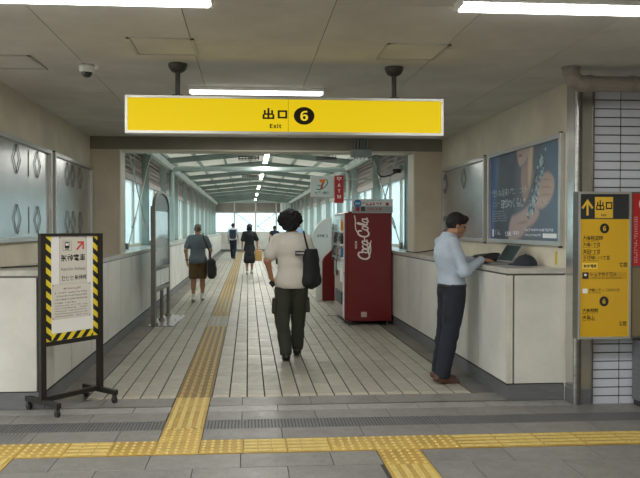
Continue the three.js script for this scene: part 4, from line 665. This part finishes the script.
function nets(f, [lo, hi], h) {
  const n = [0, 1, 2].map((i) => Math.ceil((hi[i] - lo[i]) / h) + 2), [nx, ny, nz] = n, val = new Float32Array(nx * ny * nz), id = new Int32Array(nx * ny * nz).fill(-1);
  const at = (i, j, k) => i + nx * (j + ny * k);
  for (let k = 0; k < nz; k++) for (let j = 0; j < ny; j++) for (let i = 0; i < nx; i++) val[at(i, j, k)] = f(lo[0] + (i - 0.5) * h, lo[1] + (j - 0.5) * h, lo[2] + (k - 0.5) * h);
  const pos = [], idx = [];
  for (let k = 0; k < nz - 1; k++) for (let j = 0; j < ny - 1; j++) for (let i = 0; i < nx - 1; i++) {
    let m2 = 0; const v = []; for (let c = 0; c < 8; c++) { v[c] = val[at(i + (c & 1), j + ((c >> 1) & 1), k + (c >> 2))]; if (v[c] < 0) m2 |= 1 << c; }
    if (m2 === 0 || m2 === 255) continue;
    let sx = 0, sy = 0, sz = 0, q = 0;
    for (let c = 0; c < 8; c++) for (const b of [1, 2, 4]) if (!(c & b) && (v[c] < 0) !== (v[c | b] < 0)) { const t = v[c] / (v[c] - v[c | b]); sx += (c & 1) + (b === 1 ? t : 0); sy += ((c >> 1) & 1) + (b === 2 ? t : 0); sz += (c >> 2) + (b === 4 ? t : 0); q++; }
    id[at(i, j, k)] = pos.length / 3; pos.push(lo[0] + (i - 0.5 + sx / q) * h, lo[1] + (j - 0.5 + sy / q) * h, lo[2] + (k - 0.5 + sz / q) * h);
  }
  const quad = (a, b, c, d, flip) => { if (a < 0 || b < 0 || c < 0 || d < 0) return; flip ? idx.push(a, c, b, a, d, c) : idx.push(a, b, c, a, c, d); };
  for (let k = 1; k < nz - 1; k++) for (let j = 1; j < ny - 1; j++) for (let i = 1; i < nx - 1; i++) {
    const s = val[at(i, j, k)] < 0;
    if (s !== val[at(i + 1, j, k)] < 0) quad(id[at(i, j - 1, k - 1)], id[at(i, j, k - 1)], id[at(i, j, k)], id[at(i, j - 1, k)], !s);
    if (s !== val[at(i, j + 1, k)] < 0) quad(id[at(i - 1, j, k - 1)], id[at(i - 1, j, k)], id[at(i, j, k)], id[at(i, j, k - 1)], !s);
    if (s !== val[at(i, j, k + 1)] < 0) quad(id[at(i - 1, j - 1, k)], id[at(i, j - 1, k)], id[at(i, j, k)], id[at(i - 1, j, k)], !s);
  }
  const g = new THREE.BufferGeometry(); g.setAttribute('position', new THREE.Float32BufferAttribute(pos, 3));
  const uv = new Float32Array(pos.length / 3 * 2); for (let i = 0; i < pos.length / 3; i++) { uv[i * 2] = pos[i * 3] + pos[i * 3 + 2]; uv[i * 2 + 1] = pos[i * 3 + 1]; } g.setAttribute('uv', new THREE.BufferAttribute(uv, 2));
  g.setIndex(idx); g.computeVertexNormals(); return g;
}
const add = (a, b, s = 1) => [a[0] + b[0] * s, a[1] + b[1] * s, a[2] + b[2] * s], lerp3 = (a, b, t) => [a[0] + (b[0] - a[0]) * t, a[1] + (b[1] - a[1]) * t, a[2] + (b[2] - a[2]) * t];
const norm = (a) => { const l = Math.hypot(...a); return a.map((v) => v / l); }, cross = (a, b) => [a[1] * b[2] - a[2] * b[1], a[2] * b[0] - a[0] * b[2], a[0] * b[1] - a[1] * b[0]];
// a hand: w wrist, d towards the fingers, n out of the palm, curl in radians per joint, side = +1 when the thumb lies towards cross(d, n)
function hand(w, d, n, curl, side, s = 1) {
  d = norm(d); n = norm(n.map((v, i) => v - d[i] * (n[0] * d[0] + n[1] * d[1] + n[2] * d[2]))); const t = cross(d, n).map((v) => v * side), out = [];
  const pt = (a, b, c) => [0, 1, 2].map((i) => w[i] + (d[i] * a + t[i] * b + n[i] * c) * s);
  out.push(['c', pt(-0.02, 0, 0), pt(0.02, 0, 0), 0.024 * s, 0.023 * s]);
  [[0.03, 0.9], [0.01, 1], [-0.011, 0.94], [-0.03, 0.76]].forEach(([o, L], i) => {
    out.push(['c', pt(0.015, o * 0.6, 0), pt(0.085, o, 0.002), 0.0155 * s, 0.0125 * s]);
    let a = 0.085, c = 0.002, ang = curl * 0.8;
    for (const [l, r] of [[0.042, 0.0092], [0.028, 0.0085], [0.022, 0.0078]]) { const a2 = a + Math.cos(ang) * l * L, c2 = c + Math.sin(ang) * l * L; out.push(['c', pt(a, o * (1 + (a - 0.085) * 1.5), c), pt(a2, o * (1 + (a2 - 0.085) * 1.5), c2), r * s, (r - 0.0006) * s]); a = a2; c = c2; ang += curl; }
  });
  out.push(['c', pt(0.015, 0.02, 0.004), pt(0.05, 0.045, 0.016), 0.015 * s, 0.012 * s], ['c', pt(0.05, 0.045, 0.016), pt(0.08, 0.05, 0.03), 0.0115 * s, 0.0095 * s], ['c', pt(0.08, 0.05, 0.03), pt(0.102, 0.044, 0.04), 0.0095 * s, 0.008 * s]);
  return out;
}
// head in its own frame: c = centre, face towards -z, tilt = nod, turn = yaw
function headPrims() {
  return [['e', [0, 0.028, 0.012], [0.074, 0.088, 0.094]], ['e', [0, -0.03, -0.028], [0.058, 0.075, 0.062]], ['c', [0, -0.088, -0.062], [0, -0.088, -0.055], 0.026, 0.03], ['c', [-0.045, -0.06, -0.01], [0, -0.09, -0.055], 0.026, 0.024], ['c', [0.045, -0.06, -0.01], [0, -0.09, -0.055], 0.026, 0.024],
    ['c', [0, 0.012, -0.086], [0, -0.026, -0.104], 0.008, 0.013], ['c', [-0.012, -0.03, -0.092], [0.012, -0.03, -0.092], 0.009, 0.009], ['c', [-0.032, 0.024, -0.079], [0.032, 0.024, -0.079], 0.012, 0.012], ['c', [-0.018, -0.06, -0.084], [0.018, -0.06, -0.084], 0.008, 0.008],
    ['e', [-0.077, -0.008, 0.012], [0.009, 0.031, 0.019]], ['e', [0.077, -0.008, 0.012], [0.009, 0.031, 0.019]]];
}
function person(o) {
  const { pos, turn, H, cell = 0.013, fine = 0.0045 } = o, s = H / 1.72, sc = (a) => a.map((v) => v * s);
  const J = { hipL: [-0.09, 0.9, 0], hipR: [0.09, 0.9, 0], kneeL: [-0.1, 0.48, 0], kneeR: [0.1, 0.48, 0], ankL: [-0.1, 0.08, 0], ankR: [0.1, 0.08, 0], pelvis: [0, 0.95, 0], waist: [0, 1.1, 0], chest: [0, 1.29, 0], shL: [-0.18, 1.41, 0], shR: [0.18, 1.41, 0], elL: [-0.24, 1.13, 0.02], elR: [0.24, 1.13, 0.02], wrL: [-0.25, 0.88, -0.04], wrR: [0.25, 0.88, -0.04], neck: [0, 1.46, 0], head: [0, 1.6, -0.01], ...o.joints };
  for (const k of Object.keys(J)) J[k] = sc(J[k]);
  const g = thing('person', o.label, 'person', pos, turn), skin = std(o.skin ?? '#b98a6e', 0.6), slim = o.slim ?? 1, gr = (r) => r * s;
  const toe = (side) => { const a = J['ank' + side], t = o['toe' + side] ?? [0, -0.2, -1]; const d = norm(t); return [add([a[0], a[1] - gr(0.045), a[2]], d, gr(0.0)), add([a[0], a[1] - gr(0.045), a[2]], d, gr(0.15)), add([a[0], a[1] - gr(0.04), a[2]], d, -gr(0.05))]; };
  const torso = [['e', J.pelvis, [gr(0.165 * slim), gr(0.13), gr(0.115)]], ['e', J.waist, [gr(0.142 * slim), gr(0.17), gr(0.1)]], ['e', J.chest, [gr(0.165 * slim), gr(0.17), gr(0.115)]], ['c', lerp3(J.shL, J.shR, 0.06), lerp3(J.shL, J.shR, 0.5).map((v, i) => v + (i === 1 ? gr(0.045) : 0)), gr(0.048), gr(0.052)], ['c', lerp3(J.shR, J.shL, 0.06), lerp3(J.shL, J.shR, 0.5).map((v, i) => v + (i === 1 ? gr(0.045) : 0)), gr(0.048), gr(0.052)]];
  const arms = ['L', 'R'].flatMap((q) => [['c', J['sh' + q], J['el' + q], gr(0.05), gr(0.04)], ['c', J['el' + q], J['wr' + q], gr(0.04), gr(0.027)]]);
  const legs = ['L', 'R'].flatMap((q) => [['c', J['hip' + q], J['knee' + q], gr(0.085), gr(0.055)], ['c', J['knee' + q], J['ank' + q], gr(0.055), gr(0.036)], ['c', lerp3(J['knee' + q], J['ank' + q], 0.25), lerp3(J['knee' + q], J['ank' + q], 0.45), gr(0.055), gr(0.048)], ['c', toe(q)[2], toe(q)[1], gr(0.033), gr(0.028)]]);
  const neck = ['c', J.neck, lerp3(J.neck, J.head, 0.75), gr(0.055), gr(0.05)];
  const prims = [...torso, ...arms, ...legs, neck], bodyF = union(prims, 0.035), skinGeos = [nets(bodyF, boundsOf(prims, 0.03), cell)];
  // head
  const hm = new THREE.Matrix4().makeRotationFromEuler(new THREE.Euler(o.nod ?? 0, o.headTurn ?? 0, 0, 'YXZ')).setPosition(...J.head).scale(V(s, s, s)), hp = headPrims(), hu = union(hp, 0.018);
  const eyeHole = [['e', [-0.031, 0.006, -0.088], [0.015, 0.01, 0.016]], ['e', [0.031, 0.006, -0.088], [0.015, 0.01, 0.016]]];
  skinGeos.push(nets((x, y, z) => { let d = hu(x, y, z); for (const e of eyeHole) d = -smin(-d, dist(e, x, y, z), 0.008); return d; }, boundsOf(hp, 0.02), fine).applyMatrix4(hm));
  for (const q of ['L', 'R']) { const h = o['hand' + q] ?? {}, w = J['wr' + q], d = h.d ?? norm(add(w, J['el' + q], -1)), n = h.n ?? (q === 'L' ? [1, 0, 0.2] : [-1, 0, 0.2]), hpm = hand(w, d, n, h.curl ?? 0.45, h.side ?? (q === 'L' ? 1 : -1), s); skinGeos.push(nets(union(hpm, 0.007), boundsOf(hpm, 0.008), Math.max(fine * 0.85, 0.0038))); }
  part('body', skinGeos, skin, g);
  for (const e of [-1, 1]) part('eye', new THREE.SphereGeometry(0.011, 10, 8).scale(1.2, 0.75, 1).translate(e * 0.031, 0.006, -0.079).applyMatrix4(hm), m.dark, g);
  // clothing
  const wrinkle = (x, y, z, a) => a * (vnoise(x * 9, y * 15, z * 9) + 0.3 * vnoise(x * 24, y * 34, z * 24));
  const cloth = (name, pr, k, mat, cuts, amp, label, c2 = cell) => { const f = union(pr, k), F = (x, y, z) => { let d = f(x, y, z) + wrinkle(x, y, z, amp); for (const c of cuts) d = Math.max(d, c(x, y, z)); return d; }; return part(name, nets(F, boundsOf(pr, 0.03), c2), mat, g, label); };
  const fab = (c, r = 0.9) => std(c, r, { map: T.cloth });
  if (o.top) {
    const t = o.top, inf = t.loose ?? 0.02, pr = torso.map((p) => (p[0] === 'e' ? ['e', p[1], p[2].map((v) => v + inf)] : ['c', p[1], p[2], p[3] + inf * 0.25, p[4] + inf * 0.3]));
    if (t.drop) pr.push(['e', [J.pelvis[0], t.hem * s + 0.06, J.pelvis[2]], [gr(0.178 * slim) + inf, 0.15, gr(0.118) + inf]]);
    for (const q of ['L', 'R']) { const a = J['sh' + q], e = J['el' + q], w = J['wr' + q], f = t.sleeve; if (f <= 1) pr.push(['c', a, lerp3(a, e, f), gr(0.05) + inf * 0.3, gr(0.045) + (t.flare ?? inf)]); else pr.push(['c', a, e, gr(0.05) + inf * 0.3, gr(0.046) + inf * 0.35], ['c', e, lerp3(e, w, f - 1), gr(0.048) + inf * 0.4, gr(0.032) + inf * 0.5]); }
    cloth('shirt', pr, 0.04, fab(t.color), [(x, y) => t.hem * s - y, (x, y, z) => (y - (J.neck[1] + gr(t.neck ?? 0.02)) - (z - J.neck[2]) * 0.35) * 0.9], t.fold ?? 0.012, t.label);
    if (t.collar) part('collar', new THREE.TorusGeometry(gr(0.062), gr(0.016), 8, 24).rotateX(Math.PI / 2 - 0.3).translate(J.neck[0], J.neck[1] + gr(0.028), J.neck[2]), fab(t.color), g);
  }
  if (o.bottom) {
    const t = o.bottom, w = t.wide ?? 0.015, L = t.len ?? 2, pr = [['e', J.pelvis, [gr(0.168 * slim) + w, gr(0.13), gr(0.12) + w * 0.7]]];
    for (const q of ['L', 'R']) { const h = J['hip' + q], k = J['knee' + q], a = J['ank' + q]; if (t.skirt) continue; if (L <= 1) pr.push(['c', h, lerp3(h, k, L), gr(0.09) + w, gr(0.075) + w]); else { pr.push(['c', h, k, gr(0.09) + w, gr(0.06) + w * 1.3]); pr.push(['c', k, lerp3(k, a, L - 1), gr(0.06) + w * 1.3, gr(0.045) + w * (t.cuff ?? 1.4)]); } }
    if (t.skirt) for (const z of [-0.03, 0.03]) pr.push(['c', [J.pelvis[0], J.pelvis[1], z], [0, t.hem * s + 0.1, z * 2.2], gr(0.14), gr(0.2)]);
    cloth(t.name ?? 'trousers', pr, 0.025, fab(t.color), [(x, y) => y - t.waist * s, (x, y) => (t.hem ?? 0.07) * s - y], 0.016, t.label);
    if (t.belt) part('belt', new THREE.TorusGeometry(1, 0.04, 6, 36).rotateX(Math.PI / 2).scale(gr(0.165 * slim) + 0.014, 0.45, gr(0.12) + 0.012).translate(J.pelvis[0], t.waist * s - 0.012, J.pelvis[2]), m.dark, g);
    if (t.pockets) for (const q of ['L', 'R']) { const c = lerp3(J['hip' + q], J['knee' + q], 0.62), x = c[0] + (q === 'L' ? -1 : 1) * (gr(0.078) + w); const pk = part('cargo_pocket', rb(0.05, 0.18, 0.15, 0.02), fab(t.color), g); pk.position.set(x, c[1], c[2]); pk.rotation.z = (q === 'L' ? -1 : 1) * 0.06; }
  }
  if (o.shoes) for (const q of ['L', 'R']) { const [a, b, c] = toe(q), A = J['ank' + q], sh = [['c', c, b, gr(0.044), gr(0.037)], ['c', A, a, gr(0.045), gr(0.046)]], f = union(sh, 0.025), d = norm(add(b, c, -1)), up = [0, 1, 0], low = Math.min(c[1], b[1]); const sole = (x, y, z) => { const t = ((x - c[0]) * d[0] + (z - c[2]) * d[2]); return c[1] - gr(0.034) + d[1] * t - y; }; const m2 = part('shoe', nets((x, y, z) => Math.max(f(x, y, z), sole(x, y, z), y - A[1] - gr(0.02)), boundsOf(sh, 0.02), 0.008), std(o.shoes, 0.5), g); if (o.socks) part('sock', rod(V(...A), V(...lerp3(A, J['knee' + q], 0.2)), gr(0.043), 12), std(o.socks, 0.9), g); }
  // hair
  if (o.hair) { const h = o.hair, f = union(h.prims, 0.03), hu2 = union(hp, 0.018); part('hair', nets((x, y, z) => { let d = f(x, y, z) + (h.curl ?? 0.006) * (vnoise(x * h.freq, y * h.freq, z * h.freq) + 0.6 * vnoise(x * h.freq * 2.3, y * h.freq * 2.3, z * h.freq * 2.3)); for (const c of h.cuts) d = Math.max(d, c(x, y, z)); return d; }, boundsOf(h.prims, 0.03), fine).applyMatrix4(hm), std(h.color ?? '#17130f', 0.75), g); }
  return { g, J, s, fab };
}
const shortHair = (color, over = 0.012) => ({ color, curl: 0.008, freq: 60, prims: [['e', [0, 0.03, 0.014], [0.076 + over, 0.09 + over, 0.096 + over]], ['c', [-0.04, 0.085, -0.055], [0.045, 0.09, -0.055], 0.03, 0.028]], cuts: [(x, y, z) => (-0.045 - y) - 0.45 * (z - 0.045), (x, y, z) => (-z - 0.012) * 0.8 - Math.max(0, y - 0.012) * 1.5] });
// man in the white tee shirt
{
  const p = person({ pos: [0.505, 0, -7.95], turn: 0.0, H: 1.715, label: 'man in white tee shirt and dark green cargo trousers walking away', skin: '#a4765c',
    joints: { hipL: [-0.095, 0.88, 0], hipR: [0.09, 0.88, 0], kneeL: [-0.115, 0.47, 0.0], kneeR: [0.085, 0.48, -0.12], ankL: [-0.07, 0.08, 0.06], ankR: [0.075, 0.1, -0.2], shL: [-0.175, 1.395, 0.0], shR: [0.18, 1.39, 0], elL: [-0.285, 1.15, 0.05], wrL: [-0.235, 0.94, -0.03], elR: [0.22, 1.14, -0.05], wrR: [0.12, 1.2, -0.26], head: [-0.02, 1.585, -0.025], neck: [-0.005, 1.45, 0] },
    handL: { d: [0.55, -0.75, -0.3], n: [0.6, 0.3, -0.4], curl: 0.75, side: 1 }, handR: { d: [-0.6, 0.2, -0.5], n: [-0.5, 0, 0.8], curl: 0.6 },
    top: { color: '#cfcbc1', hem: 0.83, drop: true, sleeve: 0.7, loose: 0.024, flare: 0.036, neck: 0.015, label: 'loose off-white tee shirt' },
    bottom: { color: '#34372c', waist: 0.85, wide: 0.02, len: 1.95, hem: 0.06, cuff: 1.3, pockets: true, label: 'wide dark green cargo trousers' }, shoes: '#191919',
    hair: { color: '#0e0c0b', curl: 0.03, freq: 45, prims: [['e', [0, 0.05, 0.016], [0.135, 0.108, 0.122]], ['e', [0, -0.02, 0.04], [0.1, 0.09, 0.085]], ['c', [-0.09, 0.03, 0], [0.09, 0.03, 0], 0.05, 0.05]], cuts: [(x, y, z) => (-z - 0.045) - Math.max(0, y - 0.05) * 1.4, (x, y, z) => (-0.075 - y) - 0.3 * z] } });
  const em = part('back_print', sheet(0.105, 0.05), print(210, 100, (x, w, h) => { x.fillStyle = '#22242a'; x.fillRect(0, 0, w, h); x.fillStyle = '#d8d4ca'; x.font = 'bold 54px sans-serif'; x.fillText('CHUMS', 12, 70); }, { roughness: 0.9 }), p.g, 'boxed dark lettering'); em.position.set(0.08, 1.235, 0.157);
  em.rotation.x = 0.02;
  const bk = std('#1d1f22', 0.85, { map: T.cloth });
  const b = thing('tote_bag', 'black tote bag hanging from the shoulder of the man in white', 'bag', [0.725, 0.82, -7.93], -0.12);
  { const pr = [['c', [-0.03, 0.08, 0.07], [0.04, 0.08, -0.16], 0.065, 0.065], ['c', [-0.03, 0.44, 0.06], [0.02, 0.44, -0.14], 0.045, 0.045], ['c', [-0.02, 0.1, 0.08], [-0.03, 0.36, 0.07], 0.07, 0.06], ['c', [0.04, 0.1, -0.15], [0.02, 0.36, -0.13], 0.07, 0.06], ['e', [0.01, 0.24, -0.04], [0.08, 0.24, 0.13]]], f = union(pr, 0.06); part('bag_body', nets((x, y, z) => Math.max(f(x, y, z) + 0.012 * vnoise(x * 18, y * 18, z * 18), y - 0.46), boundsOf(pr, 0.03), 0.009), bk, b); }
  for (const z of [0.08, -0.12]) part('strap', tube([V(-0.03, 0.45, z), V(-0.055, 0.54, z * 0.8), V(-0.075, 0.62, z * 0.45), V(-0.085, 0.66, 0)], 0.012, 20, 6).scale(1, 1, 1), bk, b);
  single('phone', rb(0.075, 0.15, 0.01, 0.004).rotateZ(-0.9).rotateY(0.3).translate(0.315, 0.905, -7.985), m.black, 'black phone in the hand of the man in white', 'phone');
  const bt = thing('drink_bottle', 'green drink bottle held in front by the man in white', 'bottle', [0.36, 1.09, -8.16]); part('bottle', new THREE.LatheGeometry([[0, 0], [0.03, 0.002], [0.033, 0.02], [0.033, 0.14], [0.014, 0.175], [0.014, 0.19], [0, 0.19]].map(([a, c]) => new THREE.Vector2(a, c)), 18), std('#1f6a35', 0.25), bt); part('cap', cyl(0.015, 0.015, 0.02, 14).translate(0, 0.2, 0), m.white, bt);
}
// man working at the counter
{
  person({ pos: [2.02, 0, -6.72], turn: -Math.PI / 2 + 0.1, H: 1.69, label: 'man in pale blue shirt and navy trousers working at the counter', skin: '#a87f66', nod: -0.35,
    joints: { hipL: [-0.09, 0.9, 0.0], hipR: [0.09, 0.9, 0.0], kneeL: [-0.09, 0.48, 0.04], kneeR: [0.09, 0.48, 0.055], ankL: [-0.09, 0.08, 0.1], ankR: [0.1, 0.08, 0.14], pelvis: [0, 0.96, 0.0], waist: [0, 1.1, 0.015], chest: [0, 1.28, 0.045], shL: [-0.18, 1.4, 0.05], shR: [0.18, 1.4, 0.05], elL: [-0.23, 1.14, -0.06], elR: [0.235, 1.12, -0.03], wrL: [-0.1, 1.22, -0.27], wrR: [0.13, 1.23, -0.26], neck: [0, 1.45, 0.02], head: [0, 1.575, -0.045] },
    handL: { d: [0.25, -0.05, -1], n: [0.1, -1, 0], curl: 0.35, side: -1 }, handR: { d: [-0.2, -0.05, -1], n: [-0.1, -1, 0], curl: 0.35, side: 1 },
    top: { color: '#b4c1d0', hem: 0.965, sleeve: 1.93, loose: 0.02, neck: 0.04, collar: true, label: 'pale blue long-sleeved shirt' }, bottom: { color: '#1e2430', waist: 0.985, wide: 0.02, len: 1.97, hem: 0.055, belt: true, label: 'navy trousers' }, shoes: '#4d3327', hair: shortHair('#15110e') });
}
// older man in shorts
{
  person({ pos: [-1.04, 0, -14.45], turn: 0.05, H: 1.6, cell: 0.015, fine: 0.006, label: 'man in grey tee shirt and brown shorts walking past the notice board', skin: '#a97b60',
    joints: { kneeL: [-0.1, 0.48, -0.05], ankL: [-0.1, 0.08, 0.06], kneeR: [0.1, 0.49, -0.08], ankR: [0.1, 0.1, -0.12], elL: [-0.265, 1.14, 0.06], wrL: [-0.24, 0.9, 0.0], elR: [0.28, 1.14, 0.02], wrR: [0.26, 0.96, -0.14] },
    top: { color: '#6b7078', hem: 0.84, drop: true, sleeve: 0.68, loose: 0.026, flare: 0.022, label: 'grey tee shirt' }, bottom: { name: 'shorts', color: '#6b543a', waist: 0.88, wide: 0.025, len: 0.92, hem: 0.5, label: 'brown shorts' }, shoes: '#d8d8d6', socks: '#d8d8d6',
    hair: { ...shortHair('#6e5c50', 0.002), curl: 0.003 } });
  const b = thing('shoulder_bag', 'dark grey shoulder bag at the hip of the man in shorts', 'bag', [-0.755, 0.46, -14.4], 0.1), bk = std('#332f30', 0.8, { map: T.cloth }); { part('bag_body', rb(0.17, 0.42, 0.34, 0.07, 0, 0.22, 0), bk, b); part('front_pocket', rb(0.03, 0.2, 0.24, 0.014, 0.085, 0.17, 0), bk, b); }
  part('strap', tube([V(0, 0.33, 0.08), V(-0.06, 0.6, 0.13), V(-0.165, 0.86, 0.1), V(-0.175, 0.95, 0)], 0.014, 20, 6), bk, b);
  single('wrist_watch', new THREE.TorusGeometry(0.03, 0.01, 8, 20).rotateX(Math.PI / 2).translate(-1.264, 0.86, -14.44), m.black, 'black watch on the wrist of the man in shorts', 'watch');
}
// woman in the black dress
{
  person({ pos: [0.045, 0, -22.85], turn: 0, H: 1.65, cell: 0.02, fine: 0.009, slim: 0.92, label: 'woman in loose black dress walking down the corridor', skin: '#b58d75', joints: { kneeL: [-0.08, 0.48, -0.06], ankL: [-0.08, 0.08, 0.05], ankR: [0.08, 0.1, -0.15], elR: [0.27, 1.14, 0.02], wrR: [0.27, 0.92, -0.02] },
    top: { color: '#1c1b1d', hem: 0.8, drop: true, sleeve: 0.8, loose: 0.032, flare: 0.03 }, bottom: { name: 'skirt', skirt: true, color: '#222124', waist: 1.0, hem: 0.38 }, shoes: '#e0e0de', hair: { color: '#221915', curl: 0.012, freq: 50, prims: [['e', [0, 0.02, 0.012], [0.098, 0.115, 0.112]], ['c', [-0.05, -0.06, 0.02], [0.05, -0.06, 0.02], 0.055, 0.055]], cuts: [(x, y, z) => (-z - 0.03) - Math.max(0, y - 0.04)] } });
  const b = thing('tote_bag', 'tan tote bag carried by the woman in black', 'bag', [0.345, 0.42, -22.86]), tan = std('#d2a468', 0.85, { map: T.cloth }); part('bag_body', rb(0.24, 0.36, 0.1, 0.03, 0, 0.19, 0), tan, b); part('handle', new THREE.TorusGeometry(0.07, 0.009, 6, 18, Math.PI).scale(1, 1.7, 1).translate(0, 0.36, 0.03), tan, b);
}
// man with the backpack
{
  person({ pos: [-0.74, 0, -34.3], turn: -0.25, H: 1.75, cell: 0.022, fine: 0.01, label: 'man in white shirt with navy backpack at the far end', skin: '#b58d75', joints: { kneeL: [-0.1, 0.48, -0.14], ankL: [-0.1, 0.1, -0.2], kneeR: [0.1, 0.48, 0.0], ankR: [0.1, 0.1, 0.2] },
    top: { color: '#cdd6e2', hem: 0.9, sleeve: 0.75, loose: 0.025 }, bottom: { color: '#22283a', waist: 0.98, wide: 0.015, len: 1.95 }, shoes: '#1a1a1c', hair: shortHair('#14110f') });
  const b = thing('backpack', 'navy backpack worn by the man in white shirt', 'backpack', [-0.74, 1.0, -34.11], -0.25), nv = std('#2c3140', 0.85); part('pack_body', rb(0.33, 0.44, 0.17, 0.06, 0, 0.22, 0.04), nv, b); part('front_pocket', rb(0.25, 0.2, 0.06, 0.02, 0, 0.14, 0.14), nv, b); for (const x of [-0.12, 0.12]) part('strap', tube([V(x, 0.38, -0.02), V(x, 0.46, -0.14), V(x * 1.1, 0.4, -0.28), V(x * 1.1, 0.15, -0.3)], 0.018, 14, 6), nv, b);
}
// woman in the navy vest, man in the blue shirt
person({ pos: [1.27, 0, -33], turn: 0.1, H: 1.63, cell: 0.022, fine: 0.01, slim: 0.88, label: 'woman with ponytail in navy vest over white sleeves far away', skin: '#b58d75', joints: { elL: [-0.26, 1.12, 0.02], wrL: [-0.27, 0.9, -0.05] }, top: { color: '#2b3145', hem: 0.92, sleeve: 0.25, loose: 0.022 }, bottom: { color: '#2a2f3d', waist: 0.98, wide: 0.012, len: 1.95 }, shoes: '#1c1c1e',
  hair: { color: '#1c1512', curl: 0.006, freq: 50, prims: [['e', [0, 0.03, 0.014], [0.086, 0.1, 0.106]], ['c', [0, 0.02, 0.11], [0, -0.1, 0.13], 0.035, 0.02]], cuts: [(x, y, z) => (-z - 0.03) - Math.max(0, y - 0.04)] } });
person({ pos: [1.93, 0, -27], turn: 0.05, H: 1.74, cell: 0.022, fine: 0.01, label: 'man in light blue shirt beyond the man in white', skin: '#b58d75', top: { color: '#9db6da', hem: 0.9, sleeve: 0.75, loose: 0.025 }, bottom: { color: '#272b33', waist: 0.98, wide: 0.015, len: 1.95 }, shoes: '#1c1c1e', hair: shortHair('#14110f') });
scene.traverse((o) => { if (o.isMesh) { o.castShadow = true; o.receiveShadow = true; } });
renderer.render(scene, camera);
